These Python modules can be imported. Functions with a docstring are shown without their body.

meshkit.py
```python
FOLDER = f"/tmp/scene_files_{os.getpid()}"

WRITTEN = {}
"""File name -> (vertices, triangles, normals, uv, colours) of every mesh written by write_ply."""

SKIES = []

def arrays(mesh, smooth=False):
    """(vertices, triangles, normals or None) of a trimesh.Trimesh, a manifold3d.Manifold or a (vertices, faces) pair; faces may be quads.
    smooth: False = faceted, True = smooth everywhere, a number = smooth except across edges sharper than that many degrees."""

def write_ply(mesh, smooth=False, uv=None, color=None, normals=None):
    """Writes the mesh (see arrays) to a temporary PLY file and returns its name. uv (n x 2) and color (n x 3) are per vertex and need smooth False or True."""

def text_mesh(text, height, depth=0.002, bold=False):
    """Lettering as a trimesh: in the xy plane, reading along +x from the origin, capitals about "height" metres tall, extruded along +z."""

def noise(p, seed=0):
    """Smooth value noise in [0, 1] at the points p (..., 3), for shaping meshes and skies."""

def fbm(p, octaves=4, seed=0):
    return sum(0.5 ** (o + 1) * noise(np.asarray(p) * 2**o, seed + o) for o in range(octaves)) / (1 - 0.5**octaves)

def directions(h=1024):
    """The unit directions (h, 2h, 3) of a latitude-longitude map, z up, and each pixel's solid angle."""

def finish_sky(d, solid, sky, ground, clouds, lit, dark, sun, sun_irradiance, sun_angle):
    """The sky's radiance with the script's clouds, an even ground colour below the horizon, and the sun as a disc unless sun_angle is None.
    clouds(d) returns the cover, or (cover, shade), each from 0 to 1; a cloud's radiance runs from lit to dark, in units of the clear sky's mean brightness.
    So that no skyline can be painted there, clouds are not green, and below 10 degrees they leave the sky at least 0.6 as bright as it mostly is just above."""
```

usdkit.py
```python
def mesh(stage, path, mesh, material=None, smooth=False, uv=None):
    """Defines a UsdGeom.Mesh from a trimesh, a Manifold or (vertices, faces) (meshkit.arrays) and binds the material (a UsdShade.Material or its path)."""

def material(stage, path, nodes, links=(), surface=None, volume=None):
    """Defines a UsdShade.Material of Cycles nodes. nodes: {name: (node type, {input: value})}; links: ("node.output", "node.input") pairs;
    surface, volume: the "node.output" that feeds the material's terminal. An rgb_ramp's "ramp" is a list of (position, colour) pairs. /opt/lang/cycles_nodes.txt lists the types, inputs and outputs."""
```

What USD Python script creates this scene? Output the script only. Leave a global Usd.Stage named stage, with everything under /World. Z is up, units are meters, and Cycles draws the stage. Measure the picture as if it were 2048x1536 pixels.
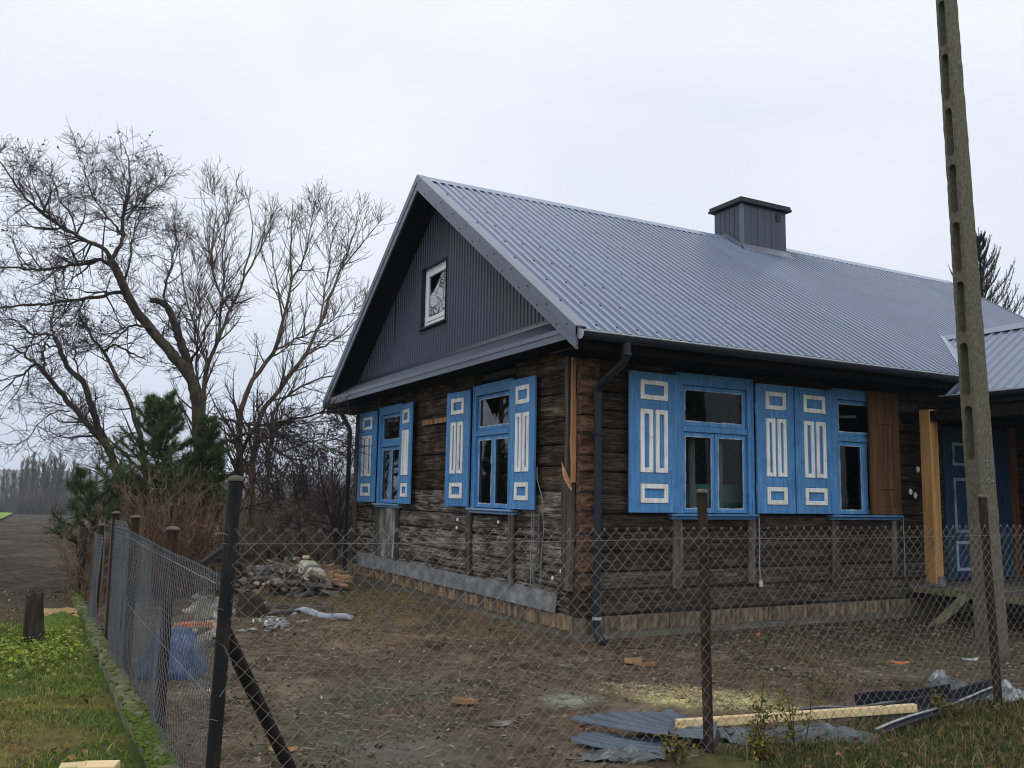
import math, random
import numpy as np, trimesh, manifold3d as m3
import usdkit, meshkit
from pxr import Usd, UsdGeom, UsdLux, UsdShade, Gf, Sdf, Vt

# ------------------------------------------------------------------ stage, camera, sky, sun, exposure
stage = Usd.Stage.CreateInMemory()
UsdGeom.SetStageUpAxis(stage, UsdGeom.Tokens.z)
UsdGeom.SetStageMetersPerUnit(stage, 1.0)
world = UsdGeom.Xform.Define(stage, '/World')
stage.SetDefaultPrim(world.GetPrim())
UsdGeom.Scope.Define(stage, '/World/Looks')

FPX, PIT, ROL, YAW = 1756.0, 0.12525, 0.01773, 1.0799      # focal length in photo pixels, camera pitch and roll, bearing of the long wall
EYE = np.array([0, 0, 1.65])
_f = np.array([0, math.cos(PIT), math.sin(PIT)]); _r = np.array([1.0, 0, 0]); _u = np.cross(_r, _f)
CR = math.cos(ROL) * _r + math.sin(ROL) * _u
CU = -math.sin(ROL) * _r + math.cos(ROL) * _u
cam = UsdGeom.Camera.Define(stage, '/World/camera')
cam.AddTransformOp().Set(Gf.Matrix4d(*[float(x) for x in (*CR, 0, *CU, 0, *(-_f), 0, *EYE, 1)]))
cam.CreateHorizontalApertureAttr(36.0); cam.CreateVerticalApertureAttr(27.0)
cam.CreateFocalLengthAttr(36.0 * FPX / 2048)
cam.CreateClippingRangeAttr(Gf.Vec2f(0.05, 3000))
cam.CreateExposureAttr(0.03)

SUN_AZ, SUN_EL = math.radians(-25), math.radians(38)        # behind the house, hidden by the overcast
dome = UsdLux.DomeLight.Define(stage, '/World/sky')
dome.CreateIntensityAttr(1.0)
dome.GetPrim().SetCustomDataByKey('kind', 'structure')
dome.GetPrim().SetCustomDataByKey('label', 'pale even overcast sky above the house and bare trees')
dome.GetPrim().SetCustomDataByKey('category', 'sky')
SKY = usdkit.material(stage, '/World/Looks/sky', {
    'sky': ('sky_texture', {'sky_type': 'single_scattering', 'sun_disc': False, 'sun_elevation': SUN_EL, 'sun_rotation': SUN_AZ}),
    'tc': ('texture_coordinate', {}), 'xyz': ('separate_xyz', {}),
    'grad': ('rgb_ramp', {'ramp': [(0.0, (5.6, 6.2, 7.5)), (0.08, (6.3, 6.9, 8.2)), (0.25, (7.7, 8.2, 9.2)), (0.45, (8.5, 8.85, 9.6)), (0.7, (10.8, 11.0, 11.5)), (1.0, (12.6, 12.7, 13.0))]}),
    'map': ('mapping', {'mapping_type': 'point', 'scale': (1.0, 1.0, 2.2)}),
    'n': ('noise_texture', {'scale': 1.7, 'detail': 5.0, 'roughness': 0.5, 'distortion': 0.4}),
    'nr': ('rgb_ramp', {'ramp': [(0.3, (0.87, 0.905, 0.955)), (0.5, (0.99, 1, 1.01)), (0.72, (1.10, 1.085, 1.06))]}),
    'mul': ('mix', {'mix_type': 'multiply', 'fac': 1.0}),
    'mix': ('mix', {'mix_type': 'mix', 'fac': 0.95}),
    'bg': ('background_shader', {'strength': 0.1})},
    [('tc.generated', 'xyz.vector'), ('xyz.z', 'grad.fac'), ('tc.generated', 'map.vector'), ('map.vector', 'n.vector'), ('n.fac', 'nr.fac'),
     ('grad.color', 'mul.color1'), ('nr.color', 'mul.color2'), ('sky.color', 'mix.color1'), ('mul.color', 'mix.color2'), ('mix.color', 'bg.color')], surface='bg.background')
UsdShade.MaterialBindingAPI.Apply(dome.GetPrim()).Bind(SKY)
sun = UsdLux.DistantLight.Define(stage, '/World/sun')
sun.CreateNormalizeAttr(True); sun.CreateIntensityAttr(0.16); sun.CreateAngleAttr(25.0); sun.CreateColorAttr(Gf.Vec3f(1.0, 0.97, 0.93))
_sd = np.array([math.sin(SUN_AZ) * math.cos(SUN_EL), math.cos(SUN_AZ) * math.cos(SUN_EL), math.sin(SUN_EL)])
_m = Gf.Matrix4d(); _m.SetLookAt(Gf.Vec3d(*map(float, _sd)), Gf.Vec3d(0, 0, 0), Gf.Vec3d(0, 0, 1))
sun.AddTransformOp().Set(_m.GetInverse())

# ------------------------------------------------------------------ helpers
rng = np.random.default_rng(11)
random.seed(11)

def ray(px, py):
    d = _f + (px - 1024) / FPX * CR - (py - 768) / FPX * CU
    return d
def atY(px, py, Y):
    d = ray(px, py); return EYE + d * (Y / d[1])
def gpt(px, py, z=0.0):
    d = ray(px, py); return EYE + d * ((z - EYE[2]) / d[2])

C0 = np.array([0.817, 10.171, 0.0])                           # ground corner of the house; local x along the long wall, y along the gable
UX = np.array([math.sin(YAW), math.cos(YAW), 0]); UY = np.array([-math.cos(YAW), math.sin(YAW), 0])
HROT = math.degrees(math.atan2(UX[1], UX[0]))
def HW(p):
    p = np.asarray(p, float); return C0 + p[..., 0:1] * UX + p[..., 1:2] * UY + p[..., 2:3] * np.array([0, 0, 1.0])
def to_local(w):
    q = np.asarray(w) - C0; return q @ UX, q @ UY

TUBEF = {}
def xc(a, b):
    o = np.empty(np.broadcast_shapes(np.shape(a), np.shape(b))); o[..., 0] = a[..., 1] * b[..., 2] - a[..., 2] * b[..., 1]
    o[..., 1] = a[..., 2] * b[..., 0] - a[..., 0] * b[..., 2]; o[..., 2] = a[..., 0] * b[..., 1] - a[..., 1] * b[..., 0]; return o
class MB:
    def __init__(s): s.v, s.f, s.n = [], [], 0
    def add(s, v, f):
        v = np.asarray(v, float); f = np.asarray(f, int)
        if f.shape[1] == 4: f = np.vstack([f[:, [0, 1, 2]], f[:, [0, 2, 3]]])
        s.v.append(v); s.f.append(f + s.n); s.n += len(v); return s
    def tm(s, mesh, T=None):
        v, f, _ = meshkit.arrays(mesh)
        if T is not None: v = v @ T[:3, :3].T + T[:3, 3]
        return s.add(v, f)
    def box(s, x0, x1, y0, y1, z0, z1, ch=0.0, jit=0.0):
        if ch <= 0:
            v = np.array([[x, y, z] for x in (x0, x1) for y in (y0, y1) for z in (z0, z1)], float)
            if jit: v = v + rng.uniform(-jit, jit, v.shape)
            return s.add(v, BOXF)
        c = ch; vs = []
        for x, sx in ((x0, 1), (x1, -1)):
            for y, sy in ((y0, 1), (y1, -1)):
                for z, sz in ((z0, 1), (z1, -1)):
                    vs += [(x, y + sy * c, z + sz * c), (x + sx * c, y, z + sz * c), (x + sx * c, y + sy * c, z)]
        v = np.array(vs)
        if jit: v = v + rng.uniform(-jit, jit, v.shape)
        return s.add(v, CHF)
    def obox(s, c, ax, ay, az, hx, hy, hz, ch=0.0):
        b = MB().box(-hx, hx, -hy, hy, -hz, hz, ch)
        v, f = b.arr(); R = np.stack([ax, ay, az], 1)
        return s.add(v @ R.T + np.asarray(c), f)
    def beam(s, p, q, w, h, up=(0, 0, 1), ch=0.0):
        p, q = np.asarray(p, float), np.asarray(q, float); d = q - p; L = np.linalg.norm(d); ax = d / L
        ay = np.cross(up, ax); ay = ay / (np.linalg.norm(ay) + 1e-9); az = np.cross(ax, ay)
        return s.obox((p + q) / 2, ax, ay, az, L / 2, w / 2, h / 2, ch)
    def tube(s, pts, rad, sides=6, cap=True):
        p = np.asarray(pts, float); k = len(p); rad = np.broadcast_to(rad, (k,))
        t = np.empty_like(p); t[1:-1] = p[2:] - p[:-2]; t[0] = p[1] - p[0]; t[-1] = p[-1] - p[-2]; t /= np.sqrt((t * t).sum(1, keepdims=True)) + 1e-12
        m = t.mean(0); ref = np.array([0, 0, 1.0]) if abs(m[2]) < 0.8 * math.sqrt(m[0] * m[0] + m[1] * m[1] + m[2] * m[2]) + 1e-9 else np.array([1.0, 0, 0])
        a = xc(t, ref); a /= np.sqrt((a * a).sum(1, keepdims=True)) + 1e-12; b = xc(t, a)
        an = np.arange(sides) * 2 * math.pi / sides
        v = p[:, None] + rad[:, None, None] * (np.cos(an)[None, :, None] * a[:, None] + np.sin(an)[None, :, None] * b[:, None])
        f = TUBEF.get((k, sides))
        if f is None:
            i, j = np.meshgrid(np.arange(k - 1), np.arange(sides), indexing='ij')
            q = np.stack([i * sides + j, i * sides + (j + 1) % sides, (i + 1) * sides + (j + 1) % sides, (i + 1) * sides + j], -1).reshape(-1, 4)
            f = TUBEF[(k, sides)] = np.vstack([q[:, [0, 2, 1]], q[:, [0, 3, 2]]])
        if cap:
            c1 = [[0, x, x + 1] for x in range(1, sides - 1)]; o = (k - 1) * sides
            c2 = [[o, o + x + 1, o + x] for x in range(1, sides - 1)]
            f = np.vstack([f, c1, c2])
        return s.add(v.reshape(-1, 3), f)
    def grid(s, P):
        a, b = P.shape[:2]
        i, j = np.meshgrid(np.arange(a - 1), np.arange(b - 1), indexing='ij')
        q = np.stack([i * b + j, (i + 1) * b + j, (i + 1) * b + j + 1, i * b + j + 1], -1).reshape(-1, 4)
        return s.add(P.reshape(-1, 3), q)
    def arr(s):
        return np.vstack(s.v), np.vstack(s.f)
BOXF = np.array([[0, 1, 3], [0, 3, 2], [4, 6, 7], [4, 7, 5], [0, 4, 5], [0, 5, 1], [2, 3, 7], [2, 7, 6], [0, 2, 6], [0, 6, 4], [1, 5, 7], [1, 7, 3]])
def _chf():
    c = 0.1; vs = []
    for x, sx in ((0, 1), (1, -1)):
        for y, sy in ((0, 1), (1, -1)):
            for z, sz in ((0, 1), (1, -1)):
                vs += [(x, y + sy * c, z + sz * c), (x + sx * c, y, z + sz * c), (x + sx * c, y + sy * c, z)]
    vs = np.array(vs); h = trimesh.convex.convex_hull(vs)
    idx = [int(np.argmin(np.linalg.norm(vs - p, axis=1))) for p in h.vertices]
    return np.array(idx)[h.faces]
CHF = _chf()

USED = {}
def path_of(name, parent):
    base = (str(parent.GetPath()) if parent else '/World') + '/' + name
    k = USED.get(base, -1) + 1; USED[base] = k
    return base if k == 0 else f'{base}_{k:03d}'
def data(p, **kw):
    for k, v in kw.items():
        if v: p.SetCustomDataByKey(k, v)
    return p
def obj(name, mb, mat, parent=None, smooth=False, isl=4, **kw):
    mesh = mb.arr() if isinstance(mb, MB) else mb
    m = usdkit.mesh(stage, path_of(name, parent), mesh, MAT[mat] if isinstance(mat, str) else mat, smooth=smooth)
    if mat in LEAF:                                               # one colour per blade, leaf or needle
        n = len(mesh[0]); ids = np.arange(n) // isl; k = ids.max() + 1; u = rng.random(k) * (len(LEAF[mat]) - 1); i = np.minimum(u.astype(int), len(LEAF[mat]) - 2); f = (u - i)[:, None]
        col = (LEAF[mat][i] * (1 - f) + LEAF[mat][i + 1] * f) * rng.uniform(0.75, 1.25, (k, 1))
        UsdGeom.PrimvarsAPI(m).CreatePrimvar('tint', Sdf.ValueTypeNames.Color3fArray, 'vertex').Set(Vt.Vec3fArray.FromNumpy(col[ids].astype(np.float32)))
    return data(m.GetPrim(), **kw)
def thing(name, label, category, loc=(0, 0, 0), rz=0.0, group=None, kind=None):
    x = UsdGeom.Xform.Define(stage, path_of(name, None))
    x.AddTranslateOp().Set(Gf.Vec3d(*map(float, loc)))
    if rz: x.AddRotateZOp().Set(float(rz))
    return data(x.GetPrim(), label=label, category=category, group=group, kind=kind)
def instance(src, name, label, category, loc, rz=0.0, sc=1.0, group=None):
    x = UsdGeom.Xform.Define(stage, path_of(name, None))
    x.AddTranslateOp().Set(Gf.Vec3d(*map(float, loc))); x.AddRotateZOp().Set(float(rz))
    x.AddScaleOp().Set(Gf.Vec3f(*([float(sc)] * 3 if np.ndim(sc) == 0 else map(float, sc))))
    p = x.GetPrim(); p.GetReferences().AddInternalReference(src); p.SetInstanceable(True)
    return data(p, label=label, category=category, group=group)

# ------------------------------------------------------------------ materials
MAT = {}; LEAF = {}
def mat(name, nodes, links, **kw):
    MAT[name] = usdkit.material(stage, '/World/Looks/' + name, nodes, links, **{'surface': 'p.BSDF', **kw}); return MAT[name]
def noisy(name, ramp, scale=(4, 4, 4), detail=5, rough=0.8, rr=0.6, bump=0.3, bscale=None, dist=0.01, coord='object', metallic=0.0, spec=0.3, rand=0.0, ramp_in=(0.3, 0.7), extra=None, distortion=0.0):
    """one stretched noise through a ramp of colours, a second finer noise for bump, value varied from object to object"""
    n = {'tc': ('texture_coordinate', {}), 'geo': ('geometry', {}), 'm': ('mapping', {'scale': tuple(map(float, scale))}),
         'n': ('noise_texture', {'scale': 1.0, 'detail': float(detail), 'roughness': rr, 'distortion': float(distortion)}),
         'r': ('rgb_ramp', {'ramp': [(ramp_in[0] + (ramp_in[1] - ramp_in[0]) * i / (len(ramp) - 1), c) for i, c in enumerate(ramp)]}),
         'oi': ('object_info', {}), 'mr': ('map_range', {'from_min': 0.0, 'from_max': 1.0, 'to_min': 1 - rand, 'to_max': 1 + rand}),
         'hsv': ('hsv', {'hue': 0.5, 'saturation': 1.0, 'fac': 1.0}),
         'm2': ('mapping', {'scale': tuple(map(float, bscale or [x * 3 for x in scale]))}),
         'n2': ('noise_texture', {'scale': 1.0, 'detail': 4.0, 'roughness': 0.65}),
         'b': ('bump', {'strength': bump, 'distance': dist}),
         'p': ('principled_bsdf', {'roughness': rough, 'metallic': metallic, 'specular_ior_level': spec})}
    src = 'tc.object' if coord == 'object' else 'geo.position'
    l = [(src, 'm.vector'), ('m.vector', 'n.vector'), ('n.fac', 'r.fac'), ('oi.random', 'mr.value'), ('mr.result', 'hsv.value'), ('r.color', 'hsv.color'), ('hsv.color', 'p.base_color'),
         (src, 'm2.vector'), ('m2.vector', 'n2.vector'), ('n2.fac', 'b.height'), ('b.normal', 'p.normal')]
    return mat(name, n, l)
def leafy(name, ramp, rough=0.7, trans=0.25):
    """colours that vary from blade to blade or leaf to leaf, carried by the mesh (see obj)"""
    LEAF[name] = np.array(ramp)
    n = {'r': ('attribute', {'attribute': 'tint'}),
         'p': ('principled_bsdf', {'roughness': rough, 'specular_ior_level': 0.25}), 't': ('translucent_bsdf', {}), 'mx': ('mix_closure', {'fac': trans})}
    return mat(name, n, [('r.color', 'p.base_color'), ('r.color', 't.color'), ('p.BSDF', 'mx.closure1'), ('t.BSDF', 'mx.closure2')], surface='mx.closure')

# painted steel of the new roof
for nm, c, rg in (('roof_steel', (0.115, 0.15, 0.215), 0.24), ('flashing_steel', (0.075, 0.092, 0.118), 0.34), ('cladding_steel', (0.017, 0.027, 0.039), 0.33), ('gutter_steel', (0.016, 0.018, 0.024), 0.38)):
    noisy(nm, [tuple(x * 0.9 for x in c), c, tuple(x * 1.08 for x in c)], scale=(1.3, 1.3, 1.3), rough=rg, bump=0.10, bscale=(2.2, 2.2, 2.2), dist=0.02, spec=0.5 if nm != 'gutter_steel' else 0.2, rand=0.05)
noisy('lip_steel', [(0.30, 0.31, 0.33), (0.36, 0.37, 0.4)], rough=0.35, bump=0.02, spec=0.5)
noisy('galvanised', [(0.075, 0.075, 0.072), (0.155, 0.16, 0.16), (0.27, 0.28, 0.285)], scale=(5, 5, 7), rough=0.55, bump=0.15, spec=0.4)
noisy('wire_zinc', [(0.095, 0.087, 0.076), (0.19, 0.178, 0.16)], scale=(6, 6, 6), rough=0.55, bump=0.0, spec=0.4, coord='world')
noisy('wire_zinc_bright', [(0.055, 0.062, 0.068), (0.12, 0.13, 0.14)], scale=(6, 6, 6), rough=0.5, bump=0.0, spec=0.45, coord='world')
noisy('post_paint', [(0.006, 0.006, 0.006), (0.012, 0.0115, 0.0115), (0.04, 0.026, 0.02)], scale=(20, 20, 4), rough=0.55, bump=0.3, ramp_in=(0.35, 0.75), dist=0.004, spec=0.15)
noisy('post_rust', [(0.014, 0.011, 0.01), (0.03, 0.02, 0.016), (0.075, 0.04, 0.026)], scale=(25, 25, 5), rough=0.85, bump=0.4, dist=0.004, spec=0.1)
noisy('cap_rust', [(0.05, 0.042, 0.034), (0.12, 0.10, 0.08)], scale=(20, 20, 20), rough=0.8)
# timber
def wood(name, ramp, axis, s=1.0, stretch=14.0, **kw):
    sc = [14.0 * s] * 3; sc['xyz'.index(axis)] = 14.0 * s / stretch
    bs = [60.0 * s] * 3; bs['xyz'.index(axis)] = 60.0 * s / (stretch * 1.3)
    return noisy(name, ramp, scale=sc, bscale=bs, **{'bump': 0.6, 'dist': 0.012, 'rough': 0.9, 'rand': 0.2, 'distortion': 0.5, **kw})
OLD = [(0.006, 0.0045, 0.0035), (0.045, 0.033, 0.025), (0.15, 0.123, 0.1), (0.30, 0.27, 0.24), (0.46, 0.43, 0.39)]
OLDD = [(0.008, 0.0065, 0.0055), (0.03, 0.022, 0.017), (0.062, 0.049, 0.039), (0.115, 0.1, 0.086)]
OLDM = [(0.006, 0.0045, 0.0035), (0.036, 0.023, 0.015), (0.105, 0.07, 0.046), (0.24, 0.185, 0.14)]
def logwood(name, ramp, axis, patch):
    sc = [30.0] * 3; sc['xyz'.index(axis)] = 2.0
    s2 = [75.0] * 3; s2['xyz'.index(axis)] = 4.5
    n = {'tc': ('texture_coordinate', {}), 'm': ('mapping', {'scale': tuple(sc)}), 'n': ('noise_texture', {'scale': 1.0, 'detail': 8.0, 'roughness': 0.72, 'distortion': 1.2}),
         'pm': ('mapping', {'scale': (1.6, 1.6, 3.5)}), 'pn': ('noise_texture', {'scale': 1.0, 'detail': 5.0, 'roughness': 0.65}), 'pa': ('map_range', {'from_min': 0.3, 'from_max': 0.7, 'to_min': -patch, 'to_max': patch}),
         'ad': ('math', {'math_type': 'add'}), 'r': ('rgb_ramp', {'ramp': [(0.33 + 0.36 * i / (len(ramp) - 1), c) for i, c in enumerate(ramp)]}),
         'oi': ('object_info', {}), 'mr': ('map_range', {'to_min': 0.7, 'to_max': 1.3}), 'hsv': ('hsv', {'hue': 0.5, 'saturation': 1.0, 'fac': 1.0}),
         'm2': ('mapping', {'scale': tuple(s2)}), 'n2': ('noise_texture', {'scale': 1.0, 'detail': 6.0, 'roughness': 0.7, 'distortion': 0.8}), 'b': ('bump', {'strength': 1.0, 'distance': 0.03}),
         'p': ('principled_bsdf', {'roughness': 0.95, 'specular_ior_level': 0.15})}
    mat(name, n, [('tc.object', 'm.vector'), ('m.vector', 'n.vector'), ('tc.object', 'pm.vector'), ('pm.vector', 'pn.vector'), ('pn.fac', 'pa.value'), ('n.fac', 'ad.value1'), ('pa.result', 'ad.value2'), ('ad.value', 'r.fac'),
                  ('oi.random', 'mr.value'), ('mr.result', 'hsv.value'), ('r.color', 'hsv.color'), ('hsv.color', 'p.base_color'), ('tc.object', 'm2.vector'), ('m2.vector', 'n2.vector'), ('n2.fac', 'b.height'), ('b.normal', 'p.normal')])
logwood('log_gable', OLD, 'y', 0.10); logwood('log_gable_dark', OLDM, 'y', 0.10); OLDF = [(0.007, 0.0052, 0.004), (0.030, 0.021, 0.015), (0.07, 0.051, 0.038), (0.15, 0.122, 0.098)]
logwood('log_front', OLDF, 'x', 0.08); logwood('log_front_grey', [(0.02, 0.016, 0.013), (0.043, 0.033, 0.026), (0.092, 0.074, 0.06), (0.18, 0.152, 0.127)], 'x', 0.08)
wood('old_batten', [(0.02, 0.016, 0.013), (0.07, 0.057, 0.048), (0.15, 0.13, 0.115)], 'z', stretch=18)
noisy('limewashed', [(0.05, 0.042, 0.035), (0.12, 0.105, 0.09), (0.2, 0.19, 0.175), (0.5, 0.5, 0.5)], scale=(6, 6, 1.6), detail=7, rough=0.95, bump=0.5, ramp_in=(0.34, 0.68))
wood('corner_orange', [(0.02, 0.012, 0.008), (0.065, 0.032, 0.018), (0.14, 0.066, 0.034), (0.22, 0.13, 0.08)], 'x', s=1.3, stretch=3, bump=0.8)
wood('splinter_wood', [(0.16, 0.07, 0.03), (0.36, 0.17, 0.08), (0.5, 0.3, 0.17)], 'z', stretch=14)
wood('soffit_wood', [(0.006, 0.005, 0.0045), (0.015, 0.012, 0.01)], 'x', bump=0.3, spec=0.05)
wood('new_post_wood', [(0.22, 0.10, 0.034), (0.38, 0.2, 0.07), (0.48, 0.285, 0.12)], 'z', s=0.7, stretch=16, bump=0.2, rough=0.7)
wood('brown_shutter_wood', [(0.06, 0.028, 0.012), (0.125, 0.058, 0.024), (0.19, 0.095, 0.044)], 'z', stretch=14, bump=0.3)
wood('fresh_board', [(0.62, 0.43, 0.2), (0.74, 0.56, 0.3), (0.8, 0.64, 0.38)], 'x', stretch=16, bump=0.2, rough=0.7)
wood('split_wood', [(0.16, 0.08, 0.035), (0.34, 0.2, 0.095), (0.46, 0.31, 0.17)], 'x', stretch=8, rand=0.3)
wood('mossy_timber', [(0.06, 0.06, 0.035), (0.15, 0.15, 0.075), (0.22, 0.2, 0.12)], 'x', stretch=6)
wood('grey_timber', [(0.05, 0.042, 0.036), (0.13, 0.115, 0.1), (0.22, 0.2, 0.18)], 'x', stretch=10, rand=0.35)
wood('dark_timber', [(0.012, 0.01, 0.008), (0.04, 0.03, 0.024), (0.08, 0.06, 0.048)], 'z', s=1.4, stretch=7, bump=1.0, dist=0.03)
# old paint: worn along the grain
def paint(name, c, worn, axis='z', amount=0.5):
    sc = [34.0] * 3; sc['xyz'.index(axis)] = 2.2
    b3 = [90.0] * 3; b3['xyz'.index(axis)] = 5.0
    n = {'tc': ('texture_coordinate', {}), 'm': ('mapping', {'scale': tuple(sc)}), 'n': ('noise_texture', {'scale': 1.0, 'detail': 6.0, 'roughness': 0.65}),
         'r': ('rgb_ramp', {'ramp': [(0.28, tuple(x * 0.5 for x in c)), (0.42, tuple(x * 0.88 for x in c)), (0.56, tuple(x * 1.04 for x in c)), (0.70, tuple(min(1, x * 1.3 + 0.04) for x in c))]}),
         'm3': ('mapping', {'scale': (3.0, 3.0, 3.0)}), 'n3': ('noise_texture', {'scale': 1.5, 'detail': 7.0, 'roughness': 0.7}),
         'r3': ('rgb_ramp', {'ramp': [(0.56 - 0.1 * amount, (0, 0, 0)), (0.64, (amount, amount, amount))]}),
         'mx': ('mix', {'mix_type': 'mix', 'color2': worn}),
         'oi': ('object_info', {}), 'mr': ('map_range', {'to_min': 0.88, 'to_max': 1.1}), 'hsv': ('hsv', {'hue': 0.5, 'saturation': 1.0, 'fac': 1.0}),
         'm2': ('mapping', {'scale': tuple(b3)}), 'n2': ('noise_texture', {'scale': 1.0, 'detail': 4.0}), 'b': ('bump', {'strength': 0.35, 'distance': 0.004}),
         'p': ('principled_bsdf', {'roughness': 0.55, 'specular_ior_level': 0.35})}
    mat(name, n, [('tc.object', 'm.vector'), ('m.vector', 'n.vector'), ('n.fac', 'r.fac'), ('tc.object', 'm3.vector'), ('m3.vector', 'n3.vector'), ('n3.fac', 'r3.fac'), ('r3.color', 'mx.fac'),
                  ('r.color', 'mx.color1'), ('oi.random', 'mr.value'), ('mr.result', 'hsv.value'), ('mx.color', 'hsv.color'), ('hsv.color', 'p.base_color'), ('tc.object', 'm2.vector'), ('m2.vector', 'n2.vector'), ('n2.fac', 'b.height'), ('b.normal', 'p.normal')])
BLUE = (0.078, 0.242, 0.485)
paint('blue_paint', BLUE, (0.03, 0.12, 0.30))
paint('blue_paint_h', BLUE, (0.03, 0.12, 0.30), axis='x')
paint('blue_paint_hy', BLUE, (0.03, 0.12, 0.30), axis='y')
paint('blue_sill', (0.055, 0.17, 0.38), (0.15, 0.2, 0.28), axis='x', amount=0.9)
paint('blue_sill_y', (0.16, 0.30, 0.50), (0.3, 0.33, 0.38), axis='y', amount=0.9)
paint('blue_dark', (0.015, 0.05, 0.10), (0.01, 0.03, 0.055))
paint('cream_paint', (0.80, 0.785, 0.73), (0.4, 0.33, 0.25), amount=0.4)
paint('white_paint', (0.80, 0.80, 0.77), (0.55, 0.5, 0.42), amount=0.5)
paint('putty', (0.36, 0.44, 0.52), (0.12, 0.2, 0.32), amount=1.0)
noisy('white_pvc', [(0.78, 0.78, 0.78), (0.83, 0.83, 0.83)], rough=0.35, bump=0.0, spec=0.5)
# stone, brick, soil-like
noisy('brick_gable', [(0.10, 0.065, 0.038), (0.22, 0.148, 0.085), (0.3, 0.23, 0.135)], scale=(18, 18, 9), rough=0.95, bump=0.6, rand=0.4, coord='world', dist=0.01)
noisy('brick', [(0.06, 0.043, 0.027), (0.14, 0.1, 0.063), (0.22, 0.175, 0.11)], scale=(18, 18, 9), rough=0.95, bump=0.6, rand=0.35, coord='world', dist=0.01)
noisy('mortar', [(0.085, 0.075, 0.056), (0.15, 0.135, 0.105)], scale=(10, 10, 10), rough=1.0, bump=0.5)
noisy('footing', [(0.07, 0.062, 0.045), (0.13, 0.115, 0.085), (0.19, 0.175, 0.14)], scale=(5, 5, 5), rough=1.0, bump=0.8, dist=0.03)
noisy('concrete_pole', [(0.03, 0.026, 0.017), (0.088, 0.077, 0.05), (0.15, 0.135, 0.095), (0.3, 0.285, 0.23)], scale=(38, 38, 22), detail=7, rr=0.75, rough=0.95, bump=0.9, dist=0.012, ramp_in=(0.22, 0.8))
noisy('kerb_concrete', [(0.06, 0.075, 0.02), (0.11, 0.11, 0.05), (0.19, 0.165, 0.1)], scale=(7, 7, 9), rough=0.95, bump=0.6)
noisy('marking', [(0.14, 0.145, 0.13), (0.27, 0.28, 0.26)], scale=(60, 60, 60), rough=0.9)
noisy('bark', [(0.02, 0.015, 0.011), (0.05, 0.038, 0.028), (0.095, 0.075, 0.056)], scale=(16, 16, 4), rough=1.0, bump=0.8, dist=0.03, coord='world')
noisy('bark_light', [(0.05, 0.038, 0.024), (0.11, 0.085, 0.055), (0.17, 0.14, 0.095)], scale=(16, 16, 4), rough=1.0, bump=0.6, dist=0.02, coord='world')
noisy('twig', [(0.026, 0.02, 0.02), (0.055, 0.042, 0.04)], scale=(3, 3, 3), rough=0.95, bump=0.0, coord='world')
noisy('twig_warm', [(0.05, 0.034, 0.026), (0.095, 0.066, 0.046)], scale=(3, 3, 3), rough=0.95, bump=0.0, coord='world')
noisy('thicket_twig', [(0.085, 0.075, 0.05), (0.16, 0.14, 0.095)], scale=(1, 1, 1), rough=0.95, bump=0.0, coord='world')
noisy('brown_stem', [(0.07, 0.04, 0.022), (0.14, 0.085, 0.05), (0.2, 0.14, 0.09)], scale=(5, 5, 2), rough=0.95, bump=0.0, coord='world')
noisy('far_wood', [(0.06, 0.05, 0.045), (0.1, 0.085, 0.08)], scale=(0.3, 0.3, 0.3), rough=1.0, bump=0.0, coord='world')
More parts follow.
